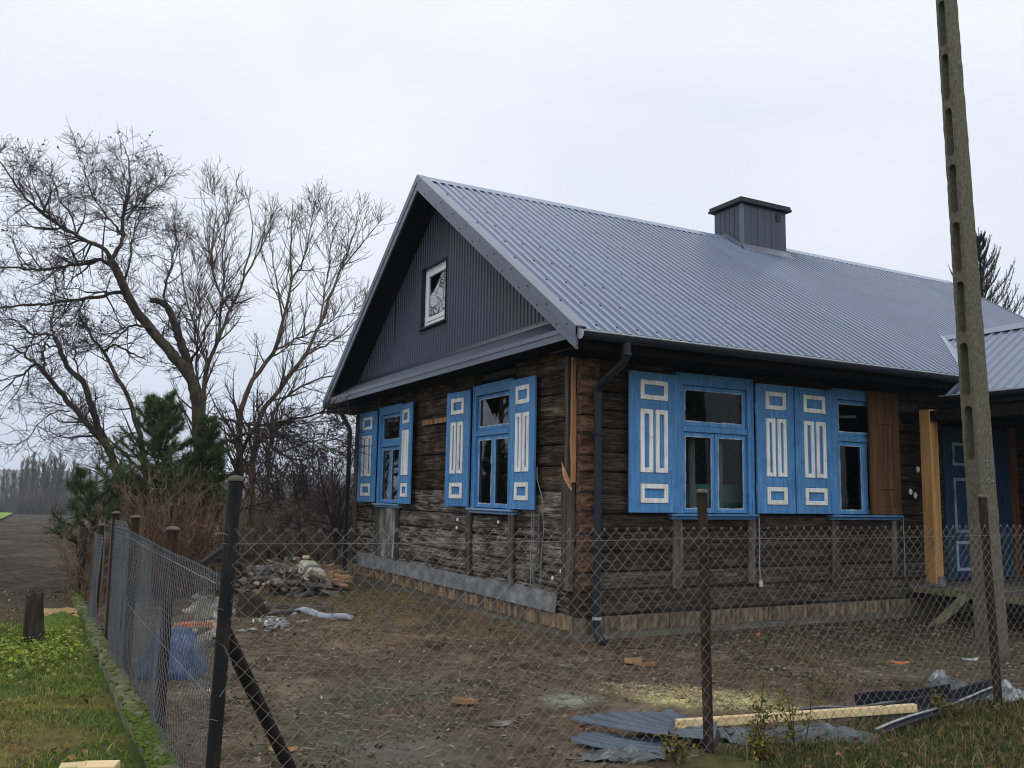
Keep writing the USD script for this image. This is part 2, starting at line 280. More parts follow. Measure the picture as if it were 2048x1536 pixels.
noisy('teal_board', [(0.06, 0.17, 0.155), (0.07, 0.2, 0.18)], rough=0.7)
noisy('curtain', [(0.17, 0.185, 0.18), (0.30, 0.32, 0.31)], scale=(10, 10, 1), rough=0.95)
noisy('inside', [(0.10, 0.09, 0.08), (0.14, 0.13, 0.11)], rough=0.95)
noisy('tar_felt', [(0.012, 0.012, 0.013), (0.03, 0.03, 0.032)], rough=0.8)
noisy('blue_tarp', [(0.012, 0.024, 0.06), (0.028, 0.06, 0.14), (0.16, 0.2, 0.27)], scale=(6, 6, 6), rough=0.5, bump=0.6, dist=0.03, spec=0.4)
noisy('sack', [(0.34, 0.27, 0.16), (0.5, 0.42, 0.28)], scale=(25, 25, 25), rough=0.95, bump=0.5)
noisy('orange_tile', [(0.35, 0.11, 0.04), (0.5, 0.18, 0.07)], scale=(20, 20, 20), rough=0.9, rand=0.2)
noisy('cream_enamel', [(0.5, 0.46, 0.31), (0.64, 0.6, 0.44)], scale=(5, 5, 5), rough=0.5)
noisy('foam', [(0.6, 0.5, 0.25), (0.72, 0.64, 0.4)], scale=(40, 40, 40), rough=0.9)
noisy('pvc_grey', [(0.2, 0.22, 0.25), (0.36, 0.39, 0.43)], scale=(9, 9, 9), rough=0.5)
noisy('rubble', [(0.10, 0.085, 0.065), (0.24, 0.205, 0.16), (0.46, 0.41, 0.33)], scale=(3, 3, 3), rough=0.95, bump=0.5, coord='world', ramp_in=(0.35, 0.65))
noisy('earth_clod', [(0.07, 0.052, 0.037), (0.15, 0.115, 0.082), (0.26, 0.22, 0.17)], scale=(5, 5, 5), rough=1.0, bump=0.6, coord='world')
noisy('film_white', [(0.14, 0.16, 0.165), (0.42, 0.46, 0.47)], scale=(14, 14, 14), rough=0.3, bump=0.4, spec=0.6)
noisy('film_grey', [(0.02, 0.027, 0.03), (0.055, 0.07, 0.075), (0.26, 0.3, 0.31)], scale=(12, 12, 12), rough=0.35, bump=0.5, spec=0.6, ramp_in=(0.3, 0.8))
noisy('offcut_steel', [(0.035, 0.055, 0.08), (0.06, 0.085, 0.12)], scale=(2, 2, 2), rough=0.3, bump=0.05, spec=0.5)
noisy('trim_dark', [(0.008, 0.009, 0.014), (0.014, 0.016, 0.024)], rough=0.4, bump=0.05, spec=0.2)
leafy('sawdust', [(0.3, 0.24, 0.11), (0.42, 0.35, 0.18), (0.54, 0.47, 0.27), (0.22, 0.18, 0.09)], trans=0.0)
noisy('trim_back', [(0.06, 0.085, 0.085), (0.10, 0.13, 0.125)], rough=0.45, bump=0.02, spec=0.4)
noisy('moss', [(0.05, 0.085, 0.012), (0.10, 0.16, 0.02), (0.17, 0.22, 0.035)], scale=(25, 25, 25), rough=1.0, bump=1.0, dist=0.03)
noisy('sand', [(0.30, 0.19, 0.075), (0.42, 0.29, 0.13)], scale=(9, 9, 9), rough=1.0, bump=0.4)
noisy('ploughed_soil', [(0.014, 0.0095, 0.006), (0.034, 0.023, 0.0145), (0.085, 0.06, 0.034)], scale=(0.55, 0.3, 1), detail=8, rough=1.0, bump=1.0, bscale=(1.2, 3, 3), dist=0.2, coord='world')
noisy('winter_crop', [(0.13, 0.19, 0.02), (0.2, 0.26, 0.035)], scale=(0.2, 0.2, 1), rough=1.0, bump=0.2, coord='world')
noisy('far_hill', [(0.05, 0.052, 0.05), (0.08, 0.08, 0.075)], scale=(0.05, 0.05, 0.1), rough=1.0, bump=0.0, coord='world')
leafy('grass_green', [(0.045, 0.085, 0.008), (0.085, 0.14, 0.014), (0.14, 0.2, 0.022), (0.22, 0.25, 0.035), (0.3, 0.25, 0.08), (0.13, 0.09, 0.04)])
leafy('grass_dark', [(0.014, 0.03, 0.007), (0.03, 0.054, 0.011), (0.055, 0.075, 0.018), (0.13, 0.105, 0.045)])
leafy('grass_dry', [(0.09, 0.075, 0.03), (0.16, 0.12, 0.05), (0.24, 0.17, 0.07), (0.09, 0.10, 0.025), (0.3, 0.23, 0.12)])
leafy('nettle', [(0.06, 0.11, 0.012), (0.13, 0.2, 0.02), (0.22, 0.29, 0.03), (0.3, 0.32, 0.05), (0.12, 0.12, 0.03)])
leafy('dead_leaf', [(0.05, 0.03, 0.018), (0.1, 0.052, 0.026), (0.06, 0.04, 0.024), (0.2, 0.1, 0.04), (0.12, 0.085, 0.05), (0.3, 0.17, 0.06), (0.08, 0.06, 0.04)], trans=0.1)
leafy('litter', [(0.035, 0.026, 0.018), (0.075, 0.056, 0.038), (0.14, 0.108, 0.072), (0.25, 0.205, 0.145), (0.09, 0.072, 0.052)], trans=0.0, rough=0.95)
leafy('chips', [(0.3, 0.26, 0.2), (0.42, 0.38, 0.3), (0.5, 0.33, 0.18), (0.55, 0.53, 0.48)], trans=0.0)
leafy('pine_needle', [(0.026, 0.054, 0.02), (0.05, 0.092, 0.034), (0.09, 0.135, 0.05), (0.16, 0.18, 0.07)], trans=0.15)
leafy('spruce_needle', [(0.012, 0.026, 0.02), (0.022, 0.042, 0.03), (0.036, 0.058, 0.04)], trans=0.05)
leafy('weed_leaf', [(0.05, 0.05, 0.012), (0.13, 0.12, 0.02), (0.27, 0.22, 0.03), (0.06, 0.035, 0.02)])
leafy('catkin', [(0.02, 0.014, 0.014), (0.04, 0.026, 0.024)], trans=0.0)
def pane(name, ior, tint=(0.9, 0.95, 0.94)):
    mat(name, {'fr': ('fresnel', {'IOR': ior}), 't': ('transparent_bsdf', {'color': tint}), 'g': ('glossy_bsdf', {'color': (1, 1, 1), 'roughness': 0.015}), 'mx': ('mix_closure', {}),
               'tc': ('texture_coordinate', {}), 'n': ('noise_texture', {'scale': 2.2, 'detail': 1.0}), 'b': ('bump', {'strength': 0.12, 'distance': 0.02})},
        [('tc.object', 'n.vector'), ('n.fac', 'b.height'), ('b.normal', 'g.normal'), ('fr.fac', 'mx.fac'), ('t.BSDF', 'mx.closure1'), ('g.BSDF', 'mx.closure2')], surface='mx.closure')
pane('old_glass', 1.3); pane('gable_glass', 1.6); pane('new_glass', 4.5)
# the ground: colour zones baked per vertex are the soil's own colour; fine relief from noise
mat('ground', {'a': ('attribute', {'attribute': 'tint'}), 'geo': ('geometry', {}), 'n': ('noise_texture', {'scale': 9.0, 'detail': 8.0, 'roughness': 0.75}),
               'r': ('rgb_ramp', {'ramp': [(0.25, (0.45, 0.45, 0.45)), (0.5, (1, 1, 1)), (0.75, (1.6, 1.55, 1.45))]}), 'mu': ('mix', {'mix_type': 'multiply', 'fac': 1.0}),
               'n2': ('noise_texture', {'scale': 38.0, 'detail': 6.0, 'roughness': 0.7}), 'b': ('bump', {'strength': 0.9, 'distance': 0.03}), 'p': ('principled_bsdf', {'roughness': 0.97, 'specular_ior_level': 0.15})},
    [('geo.position', 'n.vector'), ('n.fac', 'r.fac'), ('a.color', 'mu.color1'), ('r.color', 'mu.color2'), ('mu.color', 'p.base_color'), ('geo.position', 'n2.vector'), ('n2.fac', 'b.height'), ('b.normal', 'p.normal')])

# ------------------------------------------------------------------ ground and land
FD = np.array([math.sin(1.0729), math.cos(1.0729)])            # direction of the front fence
PA, PB, PC = np.array([-1.43, 4.42]), np.array([1.313, 5.914]), np.array([3.982, 7.36])
FD = (PC - PA) / np.linalg.norm(PC - PA)
LD = np.array([-4.787, 10.44]) - PA; LD /= np.linalg.norm(LD)  # direction of the left fence
LN = np.array([-LD[1], LD[0]])                                  # points outward (left) of it
def lf(t, off=0.0): return PA + LD * t + LN * off
def side_left(x, y):                                            # >0 outside the left fence
    return (x - PA[0]) * LN[0] + (y - PA[1]) * LN[1]
def side_front(x, y):                                           # >0 on the camera's side of the front fence
    return -((x - PA[0]) * (-FD[1]) + (y - PA[1]) * FD[0])
def fb(x, y, s, seed, o=4):
    p = np.stack([np.asarray(x) * s, np.asarray(y) * s, np.zeros_like(np.asarray(x, float)) + 0.37], -1)
    return meshkit.fbm(p, o, seed)
def sm(a, b, x):
    t = np.clip((x - a) / (b - a), 0, 1); return t * t * (3 - 2 * t)
def height(x, y):
    x = np.asarray(x, float); y = np.asarray(y, float)
    near = 1 - sm(18, 30, np.hypot(x, y))
    h = (fb(x, y, 1.1, 3) - 0.5) * 0.10 * near + (fb(x, y, 5.0, 5) - 0.5) * 0.075 * near + (fb(x, y, 13.0, 6, 2) - 0.5) * 0.05 * near + (fb(x, y, 0.12, 9) - 0.5) * 0.12
    lx, ly = (x - C0[0]) * UX[0] + (y - C0[1]) * UX[1], (x - C0[0]) * UY[0] + (y - C0[1]) * UY[1]
    dh = np.maximum(np.maximum(-lx, lx - 12.2), np.maximum(-ly, ly - 8.3))
    h = h * sm(-0.1, 1.2, dh) * 1.0
    h = h + 0.03 * np.exp(-np.maximum(dh, 0) / 0.25) * (dh > -0.3) * sm(-0.3, 0.3, lx)
    far = np.maximum(0, y - 15)
    h = h - 0.0235 * np.minimum(far, 175) - 0.002 * np.clip(far - 175, 0, 600)
    # a low bank between the lane and the field
    h = h + 0.10 * np.exp(-((side_left(x, y) - 0.9) / 1.0) ** 2) * sm(9.2, 10.5, y) * (1 - sm(11.5, 14, y))
    return h

def axis_pts(lo, hi, step, far_lo, far_hi, k=1.22):
    a = list(np.arange(lo, hi + 1e-6, step)); s = step
    while a[-1] < far_hi: s *= k; a.append(a[-1] + s)
    s = step
    while a[0] > far_lo: s *= k; a.insert(0, a[0] - s)
    return np.array(a)
gx = axis_pts(-8.5, 8.0, 0.07, -560, 560, 1.18); gy = axis_pts(3.4, 18.5, 0.07, -60, 800, 1.16)
GXm, GYm = np.meshgrid(gx, gy, indexing='ij')
GZ = height(GXm, GYm)
def hz(x, y):
    i = min(max(int(np.searchsorted(gx, x)) - 1, 0), len(gx) - 2); j = min(max(int(np.searchsorted(gy, y)) - 1, 0), len(gy) - 2)
    u = (x - gx[i]) / (gx[i + 1] - gx[i]); v = (y - gy[j]) / (gy[j + 1] - gy[j])
    return float((GZ[i, j] * (1 - u) + GZ[i + 1, j] * u) * (1 - v) + (GZ[i, j + 1] * (1 - u) + GZ[i + 1, j + 1] * u) * v)
def mixc(c, d, w): return c * (1 - w[..., None]) + np.array(d) * w[..., None]
def tint(x, y):
    n1, n2, n3 = fb(x, y, 0.7, 21), fb(x, y, 2.3, 22), fb(x, y, 6.0, 23)
    c = np.zeros(x.shape + (3,)) + np.array([0.122, 0.085, 0.054])
    c = mixc(c, (0.2, 0.152, 0.104), sm(0.48, 0.7, n2))
    c = mixc(c, (0.05, 0.036, 0.025), sm(0.5, 0.66, n3) * 0.9)
    lx, ly = (x - C0[0]) * UX[0] + (y - C0[1]) * UX[1], (x - C0[0]) * UY[0] + (y - C0[1]) * UY[1]
    # dry grass along the gable, greener by its far corner
    w = sm(-3.6, -0.6, lx) * (1 - sm(-0.2, 0.2, lx)) * sm(0.1, 1.6, ly) * (1 - sm(8.5, 10.5, ly)) * sm(0.36, 0.58, n1 * 0.5 + n2 * 0.5)
    c = mixc(c, (0.23, 0.155, 0.06), w * 0.9)
    w = np.exp(-(((lx + 1.2) / 0.9) ** 2 + ((ly - 7.2) / 1.6) ** 2))
    c = mixc(c, (0.06, 0.07, 0.022), np.clip(w * 1.3, 0, 1))
    # olive litter to the right, in front of the long wall
    w = sm(1.0, 3.0, lx) * (1 - sm(-0.8, -0.1, ly) * 0.4)
    c = mixc(c, (0.095, 0.078, 0.043), w * 0.85)
    w = sm(2.0, 3.5, lx) * sm(-2.4, -1.2, ly); c = mixc(c, (0.05, 0.038, 0.024), w * 0.8)
    # grey green trampled patch inside the corner post
    w = np.exp(-(((x + 0.95) / 0.6) ** 2 + ((y - 6.7) / 1.2) ** 2)); c = mixc(c, (0.075, 0.085, 0.045), np.clip(w * 1.2, 0, 1) * sm(0.3, 0.55, n2))
    w = np.exp(-(((x + 0.7) / 0.45) ** 2 + ((y - 5.9) / 0.35) ** 2)); c = mixc(c, (0.13, 0.125, 0.1), np.clip(w * 1.2, 0, 1))
    # spilled sawdust and plaster
    for px, py, rx, ry, col, a in ((1400, 1402, 0.42, 0.28, (0.62, 0.56, 0.27), 2.2), (1530, 1425, 0.5, 0.14, (0.46, 0.42, 0.2), 1.2), (1135, 1402, 0.17, 0.22, (0.32, 0.36, 0.27), 1.8), (1280, 1385, 0.4, 0.16, (0.26, 0.215, 0.14), 1.0)):
        p = gpt(px, py); w = np.exp(-(((x - p[0]) / rx) ** 2 + ((y - p[1]) / ry) ** 2)); c = mixc(c, col, np.clip(w * a, 0, 1) * sm(0.25, 0.55, n3 * 0.6 + n2 * 0.4))
    # lane side: grass
    so = side_left(x, y); sf = side_front(x, y)
    g = np.zeros(x.shape + (3,)) + np.array([0.06, 0.095, 0.016])
    g = mixc(g, (0.15, 0.13, 0.035), sm(0.45, 0.62, n2) * (1 - sm(6.8, 7.6, y))); g = mixc(g, (0.06, 0.115, 0.012), sm(6.8, 7.8, y)); g = mixc(g, (0.08, 0.06, 0.032), sm(0.52, 0.7, n3) * 0.5)
    w = np.maximum(sm(-0.02, 0.12, so), sm(-0.25, 0.1, sf) * sm(0.8, 1.8, x))
    c = c * (1 - w[..., None]) + g * w[..., None]
    # bank of dead leaves and moss, then ploughed field
    w = sm(9.9, 10.6, y) * sm(-0.2, 0.2, so); c = mixc(c, (0.085, 0.07, 0.035), w)
    w = sm(11.6, 13.0, y + n1) * sm(0.1, 0.8, so); c = mixc(c, (0.058, 0.048, 0.037), w)
    w = sm(16, 22, y); c = mixc(c, (0.07, 0.06, 0.035), w * (1 - sm(0.0, 1.0, so)))
    return c
TINT = tint(GXm, GYm)
gm = MB().grid(np.stack([GXm, GYm, GZ], -1))
ground = obj('ground', gm, 'ground', smooth=True, label='trampled brown soil yard with grass verge and field beyond', category='ground', kind='structure')
UsdGeom.PrimvarsAPI(ground).CreatePrimvar('tint', Sdf.ValueTypeNames.Color3fArray, 'vertex').Set(Vt.Vec3fArray.FromNumpy(TINT.reshape(-1, 3).astype(np.float32)))

# ploughed field: its own sheet just above the ground, ridged along the furrows
def sheet(x0, x1, y0, y1, nx, ny, lift, furrow=0.0, edge=None):
    X, Y = np.meshgrid(np.linspace(0, 1, nx), np.geomspace(y0, y1, ny), indexing='ij')
    X = x0(Y) + (x1(Y) - x0(Y)) * X
    Z = height(X, Y) + lift * sm(0, 1.5, Y - y0) - 0.25 * (1 - sm(0, 0.8, Y - y0)) + furrow * (np.sin(X * 9.0 + 2 * fb(X, Y, 0.3, 31)) + 2.2 * (fb(X, Y, 1.7, 33) - 0.5))
    return MB().grid(np.stack([X, Y, Z], -1))
fld = sheet(lambda y: -0.62 * y - 30, lambda y: -0.50 * y + 0.9 + 0.3 * np.sin(y), 13.2, 166, 260, 260, 0.07, 0.035)
obj('ploughed_field', fld, 'ploughed_soil', smooth=True, label='dark ploughed field stretching to the far trees', category='field', kind='structure')
CXA = atY(30, 1024, 170)[0]; CSL = (atY(-2, 1040, 70)[0] - CXA) / 100
crop = sheet(lambda y: CXA + (170 - y) * CSL - 60, lambda y: CXA + (170 - y) * CSL, 66, 170, 60, 40, 0.26)
obj('crop_field', crop, 'winter_crop', label='strip of bright green winter crop beyond the ploughed soil', category='field', kind='structure')
hx = np.linspace(-640, 640, 240)
hill = MB(); top = 4 + 26 * fb(hx, hx * 0 + 5, 0.006, 41) + 5 * fb(hx, hx * 0, 0.08, 42)
P = np.zeros((240, 3, 3)); P[:, 0] = np.stack([hx, 0 * hx + 760, 0 * hx - 12], -1); P[:, 1] = np.stack([hx, 0 * hx + 790, top * 0.6 - 6], -1); P[:, 2] = np.stack([hx, 0 * hx + 850, top - 4], -1)
obj('hills', hill.grid(P), 'far_hill', smooth=True, label='low wooded rise on the far horizon', category='hills', kind='structure')

# ------------------------------------------------------------------ the house (local coordinates, parts under one Xform)
house = thing('wooden_house', 'old log house with new grey metal roof and blue painted shutters', 'house', C0, HROT)
def hobj(name, mb, m, parent=None, **kw): return obj(name, mb, m, parent or house, **kw)
def fr_(v, side):                                                # frame coordinates (along, out, up) -> house coordinates
    v = np.asarray(v, float)
    return np.stack([v[:, 0], -v[:, 1], v[:, 2]], -1) if side == 'front' else np.stack([-v[:, 1], v[:, 0], v[:, 2]], -1)
def fobj(name, mb, m, side, parent=None, **kw):
    v, f = mb.arr(); return hobj(name, (fr_(v, side), f[:, ::-1] if side == 'front' else f), m, parent, **kw)

EAVE_Y, RIDGE_Y, RIDGE_Z, SL, EAVE_Z = -0.62, 4.14, 6.68, 0.6765, 3.46
def roof_z(y): return RIDGE_Z - SL * abs(y - RIDGE_Y)
LEN, WID = 12.1, 8.2

# log walls
def log_mesh(s0, s1, z0, z1, seed, depth=0.14, amp=0.016, bulge=0.010):
    n = max(3, int((s1 - s0) / 0.05)); k = 17
    s = np.linspace(s0, s1, n); t = np.linspace(0, 1, k)
    S, T = np.meshgrid(s, t, indexing='ij')
    Z = z0 + (z1 - z0) * T
    wav = (meshkit.noise(np.stack([S * 0.9, T * 0 + seed * 3.1, T * 0], -1), 7) - 0.5) * 0.02
    Z = Z + wav * (0.3 + 0.7 * T)
    D = bulge * (1 - np.abs(2 * T - 1) ** 3) + amp * (meshkit.fbm(np.stack([S * 1.8, Z * 26 + 1.6 * np.sin(S * 1.7 + seed), 0 * S + seed * 1.7], -1), 5, seed) - 0.45) * 2 - 0.006
    D[:, 0] = D[:, -1] = -0.022
    ring = np.concatenate([np.stack([S, D, Z], -1), np.stack([S[:, :2], 0 * S[:, :2] - depth, np.stack([Z[:, -1], Z[:, 0]], 1)], -1), np.stack([S, D, Z], -1)[:, :1]], 1)
    mb = MB().grid(ring)
    for r, o in ((ring[0], 1), (ring[-1], -1)):
        q = r[:-1]; f = [[0, x, x + 1][::o] for x in range(1, len(q) - 1)]; mb.add(q, f)
    return mb
def log_wall(side, s0, s1, rows, holes, m):
    sd = 0
    for z0, z1 in rows:
        segs = [(s0, s1)]
        for h0, h1, hz0, hz1 in holes:
            if z1 > hz0 + 0.05 and z0 < hz1 - 0.05:
                new = []
                for a, b in segs:
                    if h1 <= a or h0 >= b: new.append((a, b))
                    else:
                        if h0 - a > 0.05: new.append((a, h0))
                        if b - h1 > 0.05: new.append((h1, b))
                segs = new
        for a, b in segs:
            sd += 1; v, f = log_mesh(a, b, z0 + 0.004, z1 - 0.004, sd + (100 if side == 'front' else 0)).arr()
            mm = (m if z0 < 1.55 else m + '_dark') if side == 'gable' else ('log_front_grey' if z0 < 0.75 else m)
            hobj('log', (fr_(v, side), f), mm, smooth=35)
def rows(z0, z1, hs):
    out = []; z = z0; k = 0
    while z < z1 - 0.02:
        h = hs[k % len(hs)]; out.append((z, min(z + h, z1))); z += h; k += 1
    return out
ROWS = rows(0.285, 3.52, [0.27, 0.255, 0.29, 0.262, 0.34, 0.30, 0.26, 0.33, 0.29, 0.27])
ROWS_F = rows(0.285, 3.46, [0.285, 0.21, 0.225, 0.24, 0.20, 0.23, 0.26, 0.23])
GW = [(5.67, 6.91, 1.42, 3.21), (1.63, 2.90, 1.42, 3.21)]
FW = [(1.37, 2.64, 1.42, 3.2), (4.08, 5.37, 1.42, 3.2), (6.4, 8.0, 0.5, 2.8)]
log_wall('gable', 0.0, 8.2, ROWS, GW, 'log_gable')
log_wall('front', 0.16, 6.3, ROWS_F, FW, 'log_front')
for a, b in ROWS_F[::1]:                                          # the wall beyond the porch, hidden but closing the room
    mb = MB()
    if b < 0.5 or a > 2.75: mb.box(6.3, LEN, 0.0, 0.14, a, b - 0.006)
    else: mb.box(8.0, LEN, 0.0, 0.14, a, b - 0.006); mb.box(6.3, 6.4, 0.0, 0.14, a, b - 0.006)
    hobj('log', mb, 'log_front')
back = MB().box(0.0, LEN, WID - 0.14, WID, 0.285, 3.5).box(LEN - 0.14, LEN, 0.14, WID - 0.14, 0.285, 3.5)
back.add([[LEN - 0.1, 0, 3.5], [LEN - 0.1, WID, 3.5], [LEN - 0.1, RIDGE_Y, RIDGE_Z - 0.1]], [[0, 1, 2]])
hobj('back_wall', back, 'log_front')
hobj('ceiling', MB().box(0.15, LEN - 0.15, 0.15, WID - 0.15, 3.3, 3.38), 'inside')
hobj('floor', MB().box(0.15, LEN - 0.15, 0.15, WID - 0.15, 0.45, 0.52), 'inside')
hobj('partition', MB().box(3.45, 3.55, 0.15, WID - 0.15, 0.52, 3.3).box(3.55, LEN - 0.15, 3.4, 3.5, 0.52, 3.3).box(0.15, 3.45, 4.1, 4.2, 0.52, 3.3), 'inside')

# corner: stacked log ends, grey strip below, torn orange strip above
for k, (a, b) in enumerate(rows(0.56, 3.42, [0.21, 0.24, 0.2, 0.26])):
    w = 0.225 + rng.uniform(-0.015, 0.012)
    v, f = log_mesh(-0.02, w, a + 0.006, b - 0.008, 300 + k, depth=0.1, amp=0.018).arr()
    v = v + [0, 0.022 + rng.uniform(-0.006, 0.008), 0]
    hobj('log_end', (fr_(v, 'front'), f), 'corner_orange')
hobj('corner_sill_block', MB().box(-0.03, 0.26, -0.045, 0.2, 0.285, 0.55, 0.015, 0.008), 'log_front')
def ragged(s0, s1, z0, z1, d0, d1, seed, n=14):
    t = np.linspace(0, 1, n); z = z0 + (z1 - z0) * t
    w0 = s0 + (meshkit.noise(np.stack([z * 3, z * 0 + seed, z * 0], -1), 3) - 0.5) * 0.035
    w1 = s1 + (meshkit.noise(np.stack([z * 4, z * 0 + seed + 9, z * 0], -1), 4) - 0.5) * 0.035
    P = np.zeros((n, 5, 3))
    for k, (w, d) in enumerate(((w0, d0), (w1, d0), (w1, d1), (w0, d1), (w0, d0))): P[:, k] = np.stack([w, 0 * z + d, z], -1)
    mb = MB().grid(P)
    for o in (0, n - 1): mb.add(P[o, :4], [[0, 1, 2], [0, 2, 3]])
    return mb
fobj('corner_strip', ragged(0.10, 0.32, 0.56, 1.78, 0.02, 0.065, 1), 'old_batten', 'gable', label='grey weathered strip at the house corner')
fobj('corner_strip', ragged(0.21, 0.29, 1.75, 3.36, 0.02, 0.055, 2), 'old_batten', 'gable')
fobj('corner_splinter', ragged(0.085, 0.135, 1.8, 3.38, 0.025, 0.07, 3), 'splinter_wood', 'gable', label='torn orange splinter of the corner strip')
fobj('corner_splinter', MB().add([[0.30, 0.09, 2.06], [0.15, 0.08, 1.74], [0.09, 0.07, 1.70], [0.12, 0.05, 1.78], [0.2, 0.12, 1.85]], [[0, 1, 3], [1, 2, 3], [0, 4, 1], [4, 2, 1], [0, 3, 4], [4, 3, 2]]), 'splinter_wood', 'gable')
fobj('corner_strip', ragged(7.98, 8.14, 0.5, 3.3, 0.02, 0.06, 5), 'old_batten', 'gable')
for k, (y0, y1, z0, z1) in enumerate(((6.72, 6.86, 0.52, 1.41), (5.72, 5.85, 0.5, 1.42), (2.82, 2.96, 0.52, 1.4), (1.55, 1.70, 0.5, 1.39), (0.84, 0.92, 0.75, 1.4))):
    fobj('batten', ragged(y0, y1, z0, z1, 0.018, 0.05, 10 + k), 'old_batten', 'gable')
for k, (x0, x1, z0, z1) in enumerate(((1.30, 1.44, 0.56, 1.38), (2.5, 2.62, 0.6, 1.38), (3.98, 4.12, 0.56, 1.38), (5.2, 5.3, 0.6, 1.38))):
    fobj('batten', ragged(x0, x1, z0, z1, 0.018, 0.045, 20 + k), 'old_batten', 'front')
fobj('under_window_panel', ragged(5.86, 6.71, 0.52, 1.38, 0.0, 0.03, 41), 'limewashed', 'gable', label='limewashed panel below the far gable window')
fobj('torn_wood', ragged(3.66, 4.72, 2.74, 2.82, 0.026, 0.05, 31), 'splinter_wood', 'gable', label='fresh orange torn wood between the gable windows')

# plinth: soldier bricks on a rough footing, each brick a piece
core = MB().box(-0.012, LEN, -0.012, 0.16, -0.3, 0.281).box(-0.012, 0.16, 0.16, WID, -0.3, 0.281).box(0.16, LEN, WID - 0.15, WID, -0.3, 0.284).box(LEN - 0.15, LEN, 0.16, WID - 0.15, -0.3, 0.284)
plinth = hobj('plinth', core, 'mortar')
xs = 0.0; k = 0
while xs < 5.9:
    w = 0.067 + rng.uniform(-0.006, 0.006); d = rng.uniform(-0.004, 0.01)
    if rng.random() > 0.04: hobj('brick', MB().box(xs, xs + w, -0.026 + d, 0.0, 0.105 + rng.uniform(-.006, .006), 0.28, 0.006, 0.003), 'brick', plinth)
    xs += w + 0.011
ys = 0.12
while ys < 8.15:
    w = 0.067 + rng.uniform(-0.006, 0.006); d = rng.uniform(-0.004, 0.01)
    if rng.random() > 0.05: hobj('brick', MB().box(-0.032 + d, 0.0, ys, ys + w, 0.10 + rng.uniform(-.008, .008), 0.272, 0.006, 0.003), 'brick_gable', plinth)
    ys += w + 0.011
def rough_strip(s0, s1, z0, z1, d, seed, n):
    S, T = np.meshgrid(np.linspace(s0, s1, n), np.linspace(0, 1, 8), indexing='ij')
    Z = z0 + (z1 - z0) * T
    D = d + 0.05 * (meshkit.fbm(np.stack([S * 3, Z * 5, 0 * S + seed], -1), 4, seed) - 0.5) - 0.02 * T
    return MB().grid(np.stack([S, D, Z], -1))
fobj('footing', rough_strip(-0.06, LEN, -0.25, 0.07, 0.03, 3, 180), 'footing', 'front', smooth=True)
fobj('footing', rough_strip(-0.06, WID, -0.25, 0.06, 0.03, 4, 140), 'footing', 'gable', smooth=True)
# grey sheet skirting on the gable, in overlapping lengths
ys = 0.46
for k, L_ in enumerate((1.35, 1.2, 1.5, 1.1, 1.3, 0.79)):
    n = 6; S, T = np.meshgrid(np.linspace(ys, ys + L_ + 0.02, n), np.linspace(0, 1, 5), indexing='ij')
    z0, z1 = 0.283 - 0.01 * rng.random(), 0.50 + rng.uniform(-0.012, 0.012)
    D = 0.058 - 0.03 * T + 0.012 * (meshkit.noise(np.stack([S * 3, T * 2, T * 0 + k], -1), 5) - 0.5) + 0.004 * (k % 2)
    fobj('skirting_sheet', MB().grid(np.stack([S, D, z0 + (z1 - z0) * T], -1)), 'galvanised', 'gable', smooth=True)
    ys += L_

# windows ------------------------------------------------------------
def frame_rect(mb, s0, s1, z0, z1, w, d0, d1, wt=None, wb=None, ch=0.004):
    wt, wb = wt or w, wb or w
    mb.box(s0, s0 + w, d0, d1, z0, z1, ch).box(s1 - w, s1, d0, d1, z0, z1, ch)
    mb.box(s0 + w, s1 - w, d0 + 0.002, d1 - 0.002, z1 - wt, z1, ch).box(s0 + w, s1 - w, d0 + 0.002, d1 - 0.002, z0, z0 + wb, ch)
    return mb
def putty_rect(s0, s1, z0, z1, d):
    mb = MB(); w = 0.014
    for a, b, c, e in ((s0, s0 + w, z0, z1), (s1 - w, s1, z0, z1), (s0 + w, s1 - w, z0, z0 + w), (s0 + w, s1 - w, z1 - w, z1)):
        n = 9; t = np.linspace(0, 1, n); k = rng.random()
        if b - a < e - c:
            jit = (meshkit.noise(np.stack([t * 9 + k * 50, t * 0, t * 0], -1), 2) - 0.35) * 0.012
            for i in range(n - 1): mb.box(a, b + max(-0.008, jit[i]), d, d + 0.006 + 0.003 * (i % 2), c + (e - c) * t[i], c + (e - c) * t[i + 1])
        else:
            jit = (meshkit.noise(np.stack([t * 9 + k * 50, t * 0, t * 0], -1), 2) - 0.35) * 0.012
            for i in range(n - 1): mb.box(a + (b - a) * t[i], a + (b - a) * t[i + 1], d, d + 0.006 + 0.003 * (i % 2), c, e + max(-0.008, jit[i]))
    return mb
